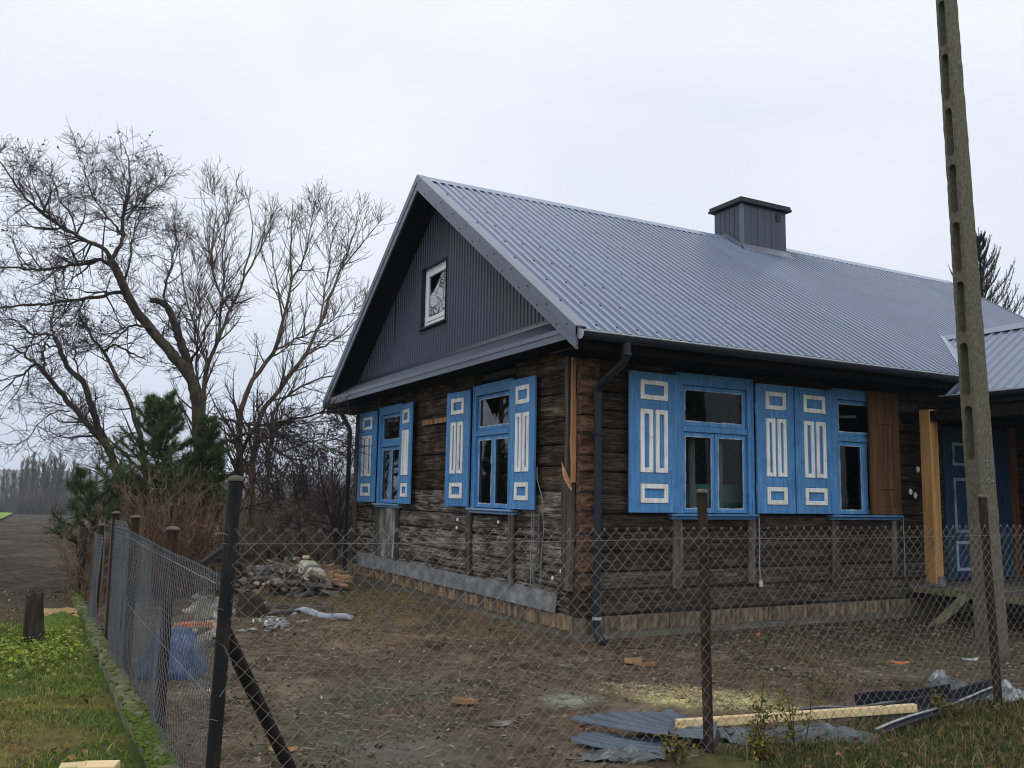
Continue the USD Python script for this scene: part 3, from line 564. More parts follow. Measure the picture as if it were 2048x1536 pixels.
def window(side, s0, s1, broken=False, sill=None, half=None):
    z0, z1 = 1.455, 3.2
    cas = MB(); cw = 0.105
    cas.box(s0, s0 + cw, -0.10, 0.028, z0, z1, 0.004).box(s1 - cw, s1, -0.10, 0.028, z0, z1, 0.004).box(s0 + cw, s1 - cw, -0.10, 0.026, z1 - 0.15, z1, 0.004)
    cas.box(s0 + 0.03, s0 + 0.05, 0.028, 0.036, z0, z1).box(s1 - 0.05, s1 - 0.03, 0.028, 0.036, z0, z1)
    cas.box(s0 + cw, s1 - cw, -0.10, 0.012, 2.465, 2.54, 0.006)
    w = fobj('window', cas, 'blue_paint', side)
    a, b = s0 + cw, s1 - cw; mid = (a + b) / 2
    sashes = [(a, b, 2.54, z1 - 0.15), (a, mid, z0 + 0.005, 2.465), (mid, b, z0 + 0.005, 2.465)]
    for k, (p, q, c, e) in enumerate(sashes):
        fobj('sash', frame_rect(MB(), p + 0.004, q - 0.004, c + 0.004, e - 0.004, 0.05, -0.055, -0.012), 'blue_paint', side, w)
        fobj('putty', putty_rect(p + 0.05, q - 0.05, c + 0.05, e - 0.05, -0.02), 'putty', side, w)
        g0, g1, h0, h1 = p + 0.045, q - 0.045, c + 0.045, e - 0.045
        if broken and k == 0:
            pts = [(g0, h1), (g0, h0), (g1, h0), (g1, h1), (g1 - 0.12, h1), (g1 - 0.2, h1 - 0.07), (mid + 0.17, h1 - 0.16), (mid + 0.08, h0 + 0.16), (mid + 0.02, h0 + 0.20), (mid - 0.03, h0 + 0.12), (mid - 0.12, h1 - 0.2), (mid - 0.16, h1 - 0.06), (mid - 0.2, h1)]
            from shapely.geometry import Polygon
            v2, f2 = trimesh.creation.triangulate_polygon(Polygon(pts), engine='earcut')
            fobj('pane', MB().add(np.column_stack([v2[:, 0], 0 * v2[:, 0] - 0.032, v2[:, 1]]), f2[:, ::-1] if np.cross(v2[f2[0, 1]] - v2[f2[0, 0]], v2[f2[0, 2]] - v2[f2[0, 0]]) > 0 else f2), 'gable_glass', side, w, label='broken pane with a jagged hole')
        else:
            fobj('pane', MB().add([[g0, -0.032, h0], [g1, -0.032, h0], [g1, -0.032, h1], [g0, -0.032, h1]], [[3, 2, 1, 0]]), 'old_glass' if side == 'front' else 'gable_glass', side, w)
    l, r = sill or (s0 - 0.03, s1 + 0.03)
    sm_ = MB().box(l, r, -0.02, 0.10, 1.425, 1.453, 0.006).box(l + 0.02, r - 0.02, -0.02, 0.062, 1.385, 1.4235, 0.008)
    fobj('sill', sm_, 'blue_sill' if side == 'front' else 'blue_sill_y', side, w)
    return w
def shutter(side, hinge, direc, width, ang, zb=1.465, zt=3.15, m='blue_paint', mould=True, d0=0.04, **kw):
    """folded back from its hinge, standing off the wall by ang degrees"""
    H_ = zt - zb; L0, R0 = 0.24 * width, width * 0.79
    if direc < 0: pass
    zr = [(0.066, 0.205), (0.28, 0.735), (0.80, 0.945)]           # panel bands, as shares of the height
    b = MB(); t = 0.032
    b.box(0, L0, 0, t, zb, zt, 0.004).box(R0, width, 0, t, zb, zt, 0.004)
    edges = [0] + [x for z in zr for x in z] + [1]
    for k in range(0, len(edges), 2): b.box(L0 + .0015, R0 - .0015, 0.001, t - 0.003, zb + H_ * edges[k], zb + H_ * edges[k + 1], 0.003)
    mid = (L0 + R0) / 2; gap = 0.035
    b.box(mid - gap / 2, mid + gap / 2, 0.001, t - 0.003, zb + H_ * zr[1][0] + .0015, zb + H_ * zr[1][1] - .0015, 0.003)
    fields = [(L0, R0, *zr[0]), (L0, mid - gap / 2, *zr[1]), (mid + gap / 2, R0, *zr[1]), (L0, R0, *zr[2])]
    for a, c, e, g in fields: b.box(a + .002, c - .002, 0.004, 0.017, zb + H_ * e + .002, zb + H_ * g - .002)
    b.box(-0.012, 0.03, 0.012, 0.024, zb + 0.25, zb + 0.40).box(-0.012, 0.03, 0.012, 0.024, zt - 0.40, zt - 0.25)
    th = math.radians(ang)
    def place(v):
        v = np.asarray(v, float); s = v[:, 0]; d = v[:, 1]
        return np.stack([hinge + direc * (s * math.cos(th) - d * math.sin(th)), d0 + s * math.sin(th) + d * math.cos(th), v[:, 2]], -1)
    v, f = b.arr(); sh = fobj('shutter', MB().add(place(v), f), m, side, **kw)
    if mould:
        for a, c, e, g in fields:
            fw = 0.058 if c - a > 0.25 else min(0.058, 0.34 * (c - a))
            v, f = frame_rect(MB(), a + 0.003, c - 0.003, zb + H_ * e + 0.003, zb + H_ * g - 0.003, fw, 0.017, t + 0.009, ch=0.005).arr()
            fobj('moulding', MB().add(place(v + rng.uniform(-0.0012, 0.0012, v.shape)), f), 'cream_paint', side, sh)
    return sh
window('gable', 5.70, 6.88)
window('gable', 1.66, 2.88, broken=True, sill=(1.52, 2.90))
window('front', 1.37, 2.64, sill=(1.24, 2.64))
window('front', 4.08, 5.37, sill=(3.95, 5.39))
shutter('gable', 6.90, 1, 0.87, 2)
shutter('gable', 5.68, -1, 0.69, 5)
shutter('gable', 2.90, 1, 0.66, 6)
shutter('gable', 1.64, -1, 0.70, 2)
shutter('front', 1.38, -1, 0.775, 2)
shutter('front', 2.645, 1, 0.64, 2)
shutter('front', 4.075, -1, 0.775, 2)
shutter('front', 4.755, 1, 0.62, 0, m='brown_shutter_wood', mould=False, d0=0.045, zb=1.46, zt=3.2, label='bare brown wooden shutter closed over half a window')
# things seen through the panes
def curtain(side, s0, s1, d, z0=1.5, z1=3.1):
    n = 40; s = np.linspace(s0, s1, n); dd = d + 0.03 * np.sin(np.linspace(0, 9 * math.pi, n))
    P = np.zeros((n, 2, 3)); P[:, 0] = np.stack([s, dd, 0 * s + z0], -1); P[:, 1] = np.stack([s, dd * 1.0, 0 * s + z1], -1)
    fobj('curtain', MB().grid(P), 'curtain', side, smooth=True)
curtain('front', 1.76, 1.84, -0.22, 1.5, 2.46); curtain('front', 2.24, 2.29, -0.22, 1.5, 2.46); curtain('front', 4.42, 4.50, -0.25, 1.5, 2.46)
curtain('gable', 1.86, 1.97, -0.12, 1.5, 2.46); curtain('gable', 2.34, 2.40, -0.12, 1.5, 2.46); curtain('gable', 6.02, 6.08, -0.12, 1.5, 2.46)
fobj('cupboard', MB().box(1.2, 3.1, -0.75, -0.34, 0.52, 1.83, 0.01), 'teal_board', 'front')

# attic: ribbed cladding with a white window
gy0, gy1 = -0.42, 8.7
def rib_profile(s0, s1, period, h, pan, slope):
    s = [s0]; hh = [0.0]; x = s0
    while x < s1:
        for ds, hv in ((pan, 0.0), (pan + slope, h), (period - slope, h), (period, 0.0)):
            if x + ds <= s1: s.append(x + ds); hh.append(hv)
        x += period
    return np.array(s), np.array(hh)
AW = (3.93, 4.93, 4.38, 5.39)
def clad_z(y): return RIDGE_Z - 0.16 - SL * abs(y - RIDGE_Y)
def cladding(a, b, zlo, zhi):
    s, hh = rib_profile(a, b, 0.10, 0.012, 0.066, 0.008)
    P = np.zeros((len(s), 2, 3)); hi = zhi(s); lo = np.minimum(zlo(s), hi - 0.001)
    P[:, 0] = np.stack([s, 0.03 + hh, lo], -1); P[:, 1] = np.stack([s, 0.03 + hh, hi], -1)
    return MB().grid(P)
zb_ = lambda s: 0 * s + 3.72
zt_ = lambda s: RIDGE_Z - 0.14 - SL * np.abs(s - RIDGE_Y)
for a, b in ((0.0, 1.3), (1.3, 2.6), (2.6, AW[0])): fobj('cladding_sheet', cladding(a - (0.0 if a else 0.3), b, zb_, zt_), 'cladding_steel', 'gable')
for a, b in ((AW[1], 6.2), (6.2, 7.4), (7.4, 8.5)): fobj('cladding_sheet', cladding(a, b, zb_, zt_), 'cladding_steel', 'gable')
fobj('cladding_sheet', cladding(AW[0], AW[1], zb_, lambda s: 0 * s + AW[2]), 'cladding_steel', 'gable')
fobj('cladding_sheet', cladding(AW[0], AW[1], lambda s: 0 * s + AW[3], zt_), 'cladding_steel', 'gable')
tr = frame_rect(MB(), AW[0] - 0.012, AW[1] + 0.012, AW[2] - 0.012, AW[3] + 0.012, 0.016, -0.09, 0.055, ch=0.002)
tr.box(AW[0] - 0.03, AW[1] + 0.03, 0.02, 0.095, AW[2] - 0.045, AW[2] - 0.014, 0.004)
aw = fobj('attic_window', tr, 'gutter_steel', 'gable', label='white framed attic window in the dark cladding')
fobj('frame', frame_rect(MB(), AW[0] + 0.005, AW[1] - 0.005, AW[2] + 0.005, AW[3] - 0.005, 0.075, -0.08, -0.02, wb=0.09), 'white_pvc', 'gable', aw)
fobj('sash', frame_rect(MB(), AW[0] + 0.081, AW[1] - 0.081, AW[2] + 0.096, AW[3] - 0.081, 0.07, -0.07, -0.008), 'white_pvc', 'gable', aw)
g = (AW[0] + 0.148, AW[1] - 0.148, AW[2] + 0.163, AW[3] - 0.148)
fobj('pane', MB().add([[g[0], -0.03, g[2]], [g[1], -0.03, g[2]], [g[1], -0.03, g[3]], [g[0], -0.03, g[3]]], [[3, 2, 1, 0]]), 'new_glass', 'gable', aw)
hobj('attic_wall', MB().box(0.9, 0.95, 2.5, 6.0, 3.7, 5.5), 'inside')

# roof sheets
NRM = np.array([0, -SL, 1]) / math.hypot(SL, 1)
def roof_sheet(x0, x1, y_lo, front=True, period=0.14, h=0.027):
    s, hh = rib_profile(x0, x1, period, h, 0.080, 0.014)
    ys = np.array([y_lo, 0.0, 0.7, 1.4, 2.1, 2.8, 3.5, RIDGE_Y - 0.03])
    P = np.zeros((len(s), len(ys), 3))
    for k, y in enumerate(ys):
        wv = 0.006 * (meshkit.noise(np.stack([s * 1.3, 0 * s + y * 0.8, 0 * s], -1), 12) - 0.5); P[:, k] = np.stack([s, y + NRM[1] * (hh + wv), roof_z(y) + NRM[2] * (hh + wv)], -1)
    if not front: P[..., 1] = 2 * RIDGE_Y - P[..., 1]
    return MB().grid(P)
for k in range(12):
    x0 = -0.46 + 1.12 * k; x1 = min(x0 + 1.12, 12.6)
    if x1 - x0 < 0.2: continue
    v, f = roof_sheet(x0, min(x1 + 0.075, 12.6), -0.665 + rng.uniform(-0.006, 0.006)).arr(); hobj('roof_sheet', (v + NRM * (0.0035 if k % 2 else 0.0) + NRM * 0.004 * rng.random(), f), 'roof_steel')
hobj('roof_sheet', roof_sheet(-0.46, 12.6, -0.665, front=False), 'roof_steel')
sc = MB()
for k in range(92):
    x = -0.42 + 0.14 * k
    for j, y in enumerate((-0.5, 0.05, 0.62, 1.2, 1.77, 2.35, 2.9, 3.45, 3.95)):
        if (k + j) % 2 == 0 and not (x > 5.8 and y < 0.9):
            c = np.array([x, y, roof_z(y)]) + NRM * 0.011
            sc.obox(c, np.array([1.0, 0, 0]), np.array([0, 1, SL]) / math.hypot(1, SL), NRM, 0.011, 0.011, 0.006)
hobj('screws', sc, 'gutter_steel', kind='stuff')
# boarding under the sheets and the overhang
dk = MB()
for sgn in (1, -1):
    y0, y1 = (-0.60, RIDGE_Y) if sgn > 0 else (2 * RIDGE_Y + 0.60, RIDGE_Y)
    for xa, xb in ((-0.47, 12.55),):
        v = []
        for x in (xa, xb):
            for y in (y0, y1):
                z = roof_z(y) - 0.03; v += [(x, y, z), (x, y, z - 0.07)]
        dk.add(v, BOXF)
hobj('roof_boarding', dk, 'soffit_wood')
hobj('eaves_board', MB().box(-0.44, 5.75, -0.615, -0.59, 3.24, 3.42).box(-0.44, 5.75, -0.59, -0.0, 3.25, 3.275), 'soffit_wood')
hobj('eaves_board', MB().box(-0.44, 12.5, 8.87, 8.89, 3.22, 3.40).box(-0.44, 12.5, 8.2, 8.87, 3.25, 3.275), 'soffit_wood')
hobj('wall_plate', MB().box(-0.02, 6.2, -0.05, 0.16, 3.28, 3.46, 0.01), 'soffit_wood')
# verge flashings on the gable: upper cap over a lower board, in lengths with lapped joints
def verge_run(y0, y1, zo0, zo1, x0, x1, m, name):
    v = []
    for y in (y0, y1):
        zt = roof_z(y) + 0.02
        v += [(x0, y, zt + zo1), (x1, y, zt + zo1), (x1, y, zt + zo0), (x0, y, zt + zo0)]
    f = [[0, 1, 5, 4], [1, 2, 6, 5], [2, 3, 7, 6], [3, 0, 4, 7], [0, 3, 2, 1], [4, 5, 6, 7]]
    hobj(name, MB().add(v, f), m)
for sgn in (1, -1):
    Y = lambda t: RIDGE_Y - sgn * t
    cuts_hi = [0.0, 1.9, 3.75, 4.80]; cuts_lo = [0.0, 1.05, 2.9, 4.80]
    for a, b in zip(cuts_hi[:-1], cuts_hi[1:]):
        e = 0.001 * (a > 0)
        verge_run(Y(a), Y(b - 0.004), -0.105 + e, 0.022, -0.512 - e, -0.506 - e, 'flashing_steel', 'verge_cap')
        verge_run(Y(a), Y(b - 0.004), 0.0225, 0.029, -0.512 - e, -0.37, 'flashing_steel', 'verge_cap')
    for a, b in zip(cuts_lo[:-1], cuts_lo[1:]):
        verge_run(Y(a), Y(b - 0.004), -0.235, -0.09, -0.503, -0.475, 'flashing_steel', 'verge_board')
vs = MB()
for sgn in (1, -1):
    for k in range(11):
        y = RIDGE_Y - sgn * (0.12 + 0.45 * k); z = roof_z(y) + 0.02
        vs.box(-0.519, -0.511, y - 0.009, y + 0.009, z - 0.055, z - 0.04).box(-0.512, -0.502, y - sgn * 0.21 - 0.008, y - sgn * 0.21 + 0.008, roof_z(y - sgn * 0.21) - 0.165, roof_z(y - sgn * 0.21) - 0.15)
hobj('verge_screws', vs, 'gutter_steel', kind='stuff')
# ridge cap
rc = MB(); v = []
for x in (-0.51, 12.62):
    for dy, dz in ((-0.16, -0.16 * SL + 0.032), (-0.02, 0.036), (0.02, 0.036), (0.16, -0.16 * SL + 0.032)):
        v.append((x, RIDGE_Y + dy, RIDGE_Z + dz))
rc.add(v, [[0, 1, 5, 4], [1, 2, 6, 5], [2, 3, 7, 6]])
hobj('ridge_cap', rc, 'roof_steel')
verge_run(RIDGE_Y, RIDGE_Y - 4.8, -0.12, 0.03, 12.6, 12.63, 'flashing_steel', 'verge_board')
# pent roof across the foot of the gable
s, hh = rib_profile(-0.30, 8.62, 0.115, 0.02, 0.062, 0.012)
zt = np.clip(np.minimum(3.775, RIDGE_Z - SL * np.abs(s - RIDGE_Y) - 0.14), 3.502, 3.775); P = np.zeros((len(s), 2, 3)); P[:, 0] = np.stack([s, 0 * s + 0.425, 3.50 + hh], -1); P[:, 1] = np.stack([s, 0.425 - 0.395 * (zt - 3.5) / 0.275, zt + hh], -1)
fobj('pent_roof_sheet', MB().grid(P), 'flashing_steel', 'gable')
fobj('pent_flashing', MB().add([[0.17, 0.046, 3.83], [8.1, 0.046, 3.83], [8.1, 0.07, 3.80], [0.17, 0.07, 3.80], [0.1, 0.11, 3.745], [8.15, 0.11, 3.745]], [[0, 1, 2, 3], [3, 2, 5, 4]]), 'cladding_steel', 'gable')
for a, b in ((-0.47, 2.6), (2.603, 5.7), (5.703, 8.78)):
    fobj('pent_eave_flashing', MB().add([[a, 0.385, 3.518], [b, 0.385, 3.518], [b, 0.488, 3.50], [a, 0.488, 3.50], [a, 0.49, 3.445], [b, 0.49, 3.445]], [[0, 1, 2, 3], [3, 2, 5, 4]]), 'flashing_steel', 'gable')
    fobj('pent_fascia', MB().box(a, b, 0.462, 0.48, 3.365, 3.452), 'flashing_steel', 'gable')
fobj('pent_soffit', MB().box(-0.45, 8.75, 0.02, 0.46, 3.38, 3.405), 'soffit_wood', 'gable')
# gutter along the long wall, with lip, end cap and downpipe
n = 12; an = np.linspace(-0.25, math.pi + 0.1, n)
P = np.zeros((2, n, 3))
for k, x in enumerate((-0.47, 5.86)): P[k] = np.stack([0 * an + x, -0.70 - 0.072 * np.cos(an), 3.405 - 0.075 * np.sin(an)], -1)
gut = hobj('gutter', MB().grid(P), 'gutter_steel', smooth=True)
hobj('lip', MB().tube([(-0.475, -0.772, 3.415), (5.865, -0.772, 3.415)], 0.009, 8), 'lip_steel', gut)
ec = np.vstack([P[0], [[-0.47, -0.63, 3.46]]]); ec[:, 0] = -0.474
hobj('end_cap', MB().add(ec, [[0, k, k + 1] for k in range(1, len(ec) - 1)]), 'lip_steel', gut)
hobj('eave_flashing', MB().box(-0.46, 5.95, -0.66, -0.655, 3.40, 3.432), 'gutter_steel')
for x in np.arange(0.1, 5.6, 0.9): hobj('gutter_bracket', MB().box(x, x + 0.025, -0.775, -0.62, 3.425, 3.431), 'gutter_steel', gut)
def pipe(pts, r, name, parent, m='gutter_steel', sides=14): return hobj(name, MB().tube(pts, r, sides), m, parent, smooth=40)
DX, DY, OX = 0.145, -0.12, 0.13
dp = hobj('downpipe', MB().tube([(DX, DY, 2.82), (DX, DY, 0.16)], 0.046, 16), 'gutter_steel', smooth=40)
pipe([(OX, -0.70, 3.36), (OX, -0.70, 3.20)], 0.05, 'outlet', dp); pipe([(OX, -0.70, 3.235), (OX, -0.70, 3.20)], 0.058, 'collar', dp)
pipe([(OX, -0.70, 3.21), (OX, -0.66, 3.14), (DX, DY - 0.04, 2.93), (DX, DY, 2.80)], 0.045, 'swan_neck', dp)
pipe([(DX, DY, 2.86), (DX, DY, 2.76)], 0.053, 'collar', dp); pipe([(DX, DY, 0.2), (DX, DY - 0.02, 0.1), (DX, DY - 0.14, 0.03)], 0.05, 'shoe', dp)
pipe([(DX, DY, 0.30), (DX, DY, 0.27)], 0.054, 'collar', dp, 'lip_steel')
for z in (1.05, 2.35): hobj('clip', MB().box(DX - 0.055, DX + 0.055, DY - 0.055, DY + 0.055, z, z + 0.03).box(DX - 0.015, DX + 0.015, DY + 0.055, 0.0, z, z + 0.03), 'gutter_steel', dp)
dp2 = hobj('downpipe', MB().tube([(-0.10, 8.36, 2.85), (-0.10, 8.36, 0.1)], 0.045, 12), 'gutter_steel', smooth=40)
pipe([(-0.10, 8.95, 3.4), (-0.10, 8.95, 3.22), (-0.10, 8.40, 2.9), (-0.10, 8.36, 2.8)], 0.045, 'swan_neck', dp2)
gb = MB().grid(np.stack([np.stack([0 * an + x, 8.98 + 0.072 * np.cos(an), 3.405 - 0.075 * np.sin(an)], -1) for x in (-0.47, 12.5)])); hobj('gutter', gb, 'gutter_steel', smooth=True)

# chimney
cx0, cx1, cy0, cy1 = 5.96, 7.11, 3.70, 4.46
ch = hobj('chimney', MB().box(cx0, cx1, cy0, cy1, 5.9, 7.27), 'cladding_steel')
k = 0
for a in np.linspace(cy0 + 0.05, cy1 - 0.05, 6)[:-1]:
    w = (cy1 - cy0 - 0.1) / 5; hobj('cladding_panel', MB().box(cx0 - 0.012 - 0.003 * (k % 2), cx0 - 0.001, a + 0.006, a + w - 0.006, 6.3, 7.265), 'cladding_steel', ch); k += 1
for a in np.linspace(cx0 + 0.05, cx1 - 0.05, 7)[:-1]:
    w = (cx1 - cx0 - 0.1) / 6; hobj('cladding_panel', MB().box(a + 0.004, a + w - 0.004, cy0 - 0.010 - 0.002 * (k % 2), cy0 - 0.001, 6.3, 7.265), 'cladding_steel', ch); k += 1
hobj('corner_trim', MB().box(cx0 - 0.02, cx0 + 0.045, cy0 - 0.02, cy0 - 0.0135, 6.25, 7.266).box(cx0 - 0.02, cx0 - 0.0165, cy0 - 0.0135, cy0 + 0.045, 6.25, 7.266), 'flashing_steel', ch)
hobj('cap', MB().box(cx0 - 0.09, cx1 + 0.09, cy0 - 0.09, cy1 + 0.09, 7.27, 7.32, 0.006).box(cx0 - 0.075, cx1 + 0.075, cy0 - 0.075, cy1 + 0.075, 7.321, 7.375, 0.008), 'gutter_steel', ch)
hobj('vent', MB().box(cx1 - 0.27, cx1 - 0.16, cy0 - 0.03, cy0 - 0.0135, 7.05, 7.2), 'gutter_steel', ch)
zc = roof_z(cy0)
fl = MB().add([(cx0 - 0.08, cy0 - 0.15, zc - 0.15 * SL + 0.03), (cx1 + 0.08, cy0 - 0.15, zc - 0.15 * SL + 0.03), (cx1 + 0.02, cy0 - 0.016, zc + 0.09), (cx0 - 0.03, cy0 - 0.016, zc + 0.09)], [[0, 1, 2, 3]])
fl.add([(cx1 + 0.02, cy0 - 0.016, zc + 0.09), (cx1 + 0.14, cy0 - 0.12, zc - 0.06), (cx1 + 0.12, RIDGE_Y, RIDGE_Z + 0.05), (cx1 + 0.01, RIDGE_Y, RIDGE_Z + 0.14)], [[0, 1, 2, 3]])
fl.add([(cx0 - 0.03, cy0 - 0.016, zc + 0.09), (cx0 - 0.1, cy0 - 0.12, zc - 0.04), (cx0 - 0.1, RIDGE_Y, RIDGE_Z + 0.05), (cx0 - 0.014, RIDGE_Y, RIDGE_Z + 0.12)], [[0, 3, 2, 1]])
hobj('base_flashing', fl, 'flashing_steel', ch)

# porch
PRX, PRZ, PS, PEX, PFY = 7.53, 4.33, 0.676, 5.78, -3.1
def pz(x): return PRZ - PS * abs(x - PRX)
def x_valley(y): return PRX - (PRZ - (EAVE_Z + SL * (y - EAVE_Y))) / PS
for k, (ya, yb) in enumerate(((PFY, -1.98), (-1.98, -0.7), (-0.7, 0.66))):
    s, hh = rib_profile(ya, yb, 0.16, 0.022, 0.1, 0.018)
    lo = np.where(s <= -0.51, PEX - 0.04, np.clip(x_valley(s), PEX, PRX - 0.01))
    P = np.zeros((len(s), 2, 3)); nx = -PS / math.hypot(PS, 1); nz = 1 / math.hypot(PS, 1)
    for j, xx in enumerate((lo, 0 * s + PRX)): P[:, j] = np.stack([xx + nx * hh, s, pz(xx) + nz * hh + 0.012], -1)
    hobj('porch_roof_sheet', MB().grid(P), 'roof_steel')
    P2 = P.copy(); P2[..., 0] = 2 * PRX - P2[..., 0]; hobj('porch_roof_sheet', MB().grid(P2), 'roof_steel')
hobj('porch_ridge_cap', MB().add([(PRX - 0.15, PFY, PRZ - 0.15 * PS + 0.05), (PRX, PFY, PRZ + 0.06), (PRX + 0.15, PFY, PRZ - 0.15 * PS + 0.05), (PRX - 0.15, 0.58, PRZ - 0.15 * PS + 0.05), (PRX, 0.68, PRZ + 0.06), (PRX + 0.15, 0.58, PRZ - 0.15 * PS + 0.05)], [[0, 1, 4, 3], [1, 2, 5, 4]]), 'roof_steel')
va, vb = np.array([6.2, -0.62, 0]), np.array([PRX - 0.02, 0.64, 0]); vv = []
for p in (va, vb):
    for dx, dy in ((-0.05, 0.05), (0.06, -0.05)): q = (p[0] + dx, p[1] + dy); vv.append((q[0], q[1], max(roof_z(q[1]), pz(q[0])) + 0.04))
hobj('valley_flashing', MB().add(vv, [[0, 1, 3, 2]]), 'roof_steel')
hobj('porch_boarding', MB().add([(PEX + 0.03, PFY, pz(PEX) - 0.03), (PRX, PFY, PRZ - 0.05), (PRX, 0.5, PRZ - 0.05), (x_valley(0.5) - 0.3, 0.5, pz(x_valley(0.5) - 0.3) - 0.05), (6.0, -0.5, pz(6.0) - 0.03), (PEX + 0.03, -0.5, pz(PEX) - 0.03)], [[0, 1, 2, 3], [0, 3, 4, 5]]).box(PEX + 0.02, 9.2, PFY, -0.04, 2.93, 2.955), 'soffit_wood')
hobj('porch_gutter', MB().grid(np.stack([np.stack([PEX - 0.10 - 0.065 * np.cos(an), 0 * an + y, 3.13 - 0.07 * np.sin(an)], -1) for y in (-0.56, PFY)])), 'gutter_steel', smooth=True)
hobj('porch_gutter_lip', MB().tube([(PEX - 0.165, -0.56, 3.135), (PEX - 0.165, PFY, 3.135)], 0.008, 8), 'lip_steel')
hobj('porch_fascia', MB().box(PEX - 0.03, PEX + 0.0, PFY, -0.5, 3.0, 3.14), 'gutter_steel')
hobj('porch_post', MB().box(5.51, 5.68, -0.48, -0.31, 0.53, 2.95, 0.006), 'new_post_wood', label='new yellow timber post carrying the porch')
hobj('post_shoe', MB().box(5.54, 5.66, -0.52, -0.501, 0.50, 0.63).box(5.52, 5.68, -0.49, -0.31, 0.50, 0.529), 'galvanised')
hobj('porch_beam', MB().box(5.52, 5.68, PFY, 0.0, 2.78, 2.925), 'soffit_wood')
for k in range(21):
    y = -0.04 - 0.145 * k; hobj('deck_board', MB().box(5.5, 9.0, y - 0.138, y, 0.465, 0.50, 0.003, 0.002), 'grey_timber')
hobj('deck_edge', MB().box(5.44, 5.497, -2.35, -0.1, 0.39, 0.475, 0.005, 0.004), 'mossy_timber')
hobj('deck_prop', MB().beam((5.22, -0.60, -0.03), (5.46, -0.95, 0.42), 0.06, 0.11, ch=0.006), 'mossy_timber')
hobj('deck_prop', MB().beam((5.3, -1.95, 0.12), (5.5, -2.35, 0.35), 0.06, 0.10, ch=0.006), 'mossy_timber')
hobj('deck_bearer', MB().box(5.62, 5.72, -2.3, -0.05, 0.30, 0.463).box(5.62, 5.75, -0.5, -0.35, -0.1, 0.3), 'dark_timber')
# blue entrance boarding and door
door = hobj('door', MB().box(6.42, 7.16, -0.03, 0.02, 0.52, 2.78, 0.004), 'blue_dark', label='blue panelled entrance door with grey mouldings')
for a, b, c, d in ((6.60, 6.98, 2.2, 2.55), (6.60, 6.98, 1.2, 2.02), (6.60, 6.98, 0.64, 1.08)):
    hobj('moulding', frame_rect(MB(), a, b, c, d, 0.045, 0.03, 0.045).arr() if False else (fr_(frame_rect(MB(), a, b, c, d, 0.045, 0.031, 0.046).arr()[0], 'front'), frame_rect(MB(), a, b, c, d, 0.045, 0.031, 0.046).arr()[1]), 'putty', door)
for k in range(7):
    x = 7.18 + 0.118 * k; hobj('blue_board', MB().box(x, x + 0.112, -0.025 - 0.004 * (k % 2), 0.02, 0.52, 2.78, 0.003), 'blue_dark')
hobj('porch_side_wall', MB().box(9.0, 9.08, PFY, -0.0, 0.5, 2.93).box(8.0, 9.08, PFY, PFY + 0.08, 0.5, 2.93), 'log_front')
hobj('door_post', MB().box(8.02, 8.16, -0.06, 0.1, 0.5, 2.85, 0.006), 'brown_shutter_wood')
# cables and foam drips on the walls
def cab(pts, r, name, m, **kw): hobj(name, MB().tube(pts, r, 5), m, **kw)
cab([(-0.05, 0.94, 2.0), (-0.07, 0.90, 1.85), (-0.06, 0.78, 1.6), (-0.06, 0.74, 1.2), (-0.06, 0.79, 0.9), (-0.06, 0.82, 0.55)], 0.005, 'cable', 'curtain')
cab([(-0.05, 1.06, 1.45), (-0.06, 1.03, 1.2), (-0.06, 1.06, 0.8), (-0.06, 1.04, 0.56)], 0.005, 'cable', 'curtain')
cab([(-0.05, 1.0, 1.44), (-0.06, 0.98, 1.1), (-0.06, 1.01, 0.75), (-0.06, 0.97, 0.56)], 0.004, 'cable', 'curtain')
cab([(2.66, -0.07, 1.42), (2.67, -0.06, 1.1), (2.66, -0.06, 0.8), (2.68, -0.06, 0.6)], 0.009, 'foam_drip', 'curtain')
hobj('foam_drip', MB().tm(trimesh.creation.icosphere(2, 0.03), np.diag([1, 0.8, 1.5, 1]) + np.array([[0, 0, 0, 2.68], [0, 0, 0, -0.06], [0, 0, 0, 0.58], [0, 0, 0, 0]])), 'foam')
cab([(5.40, -0.07, 1.42), (5.42, -0.06, 1.0), (5.41, -0.06, 0.6)], 0.007, 'foam_drip', 'curtain')
for x, z in ((5.36, 1.95), (5.8, 2.12), (5.72, 1.74), (5.62, 1.79)):
    hobj('foam_blob', MB().tm(trimesh.creation.icosphere(1, 0.028), np.diag([1, 1, 1.7, 1]) + np.array([[0, 0, 0, x], [0, 0, 0, -0.04], [0, 0, 0, z], [0, 0, 0, 0]])), 'white_pvc')
for y, z in ((3.28, 1.27), (3.3, 1.15), (1.98, 1.28), (0.36, 0.77), (0.55, 0.67)):
    hobj('foam_blob', MB().tm(trimesh.creation.icosphere(1, 0.018), np.diag([1, 1, 1.5, 1]) + np.array([[0, 0, 0, -0.04], [0, 0, 0, y], [0, 0, 0, z], [0, 0, 0, 0]])), 'white_pvc')

# ------------------------------------------------------------------ damp November air
obj('haze', MB().box(-700, 700, -80, 900, -16, 42), usdkit.material(stage, '/World/Looks/haze', {'v': ('principled_volume', {'color': (0.80, 0.86, 0.96), 'density': 0.00035, 'anisotropy': 0.2})}, volume='v.volume'), kind='stuff', label='thin pale haze filling the air over the fields', category='haze')

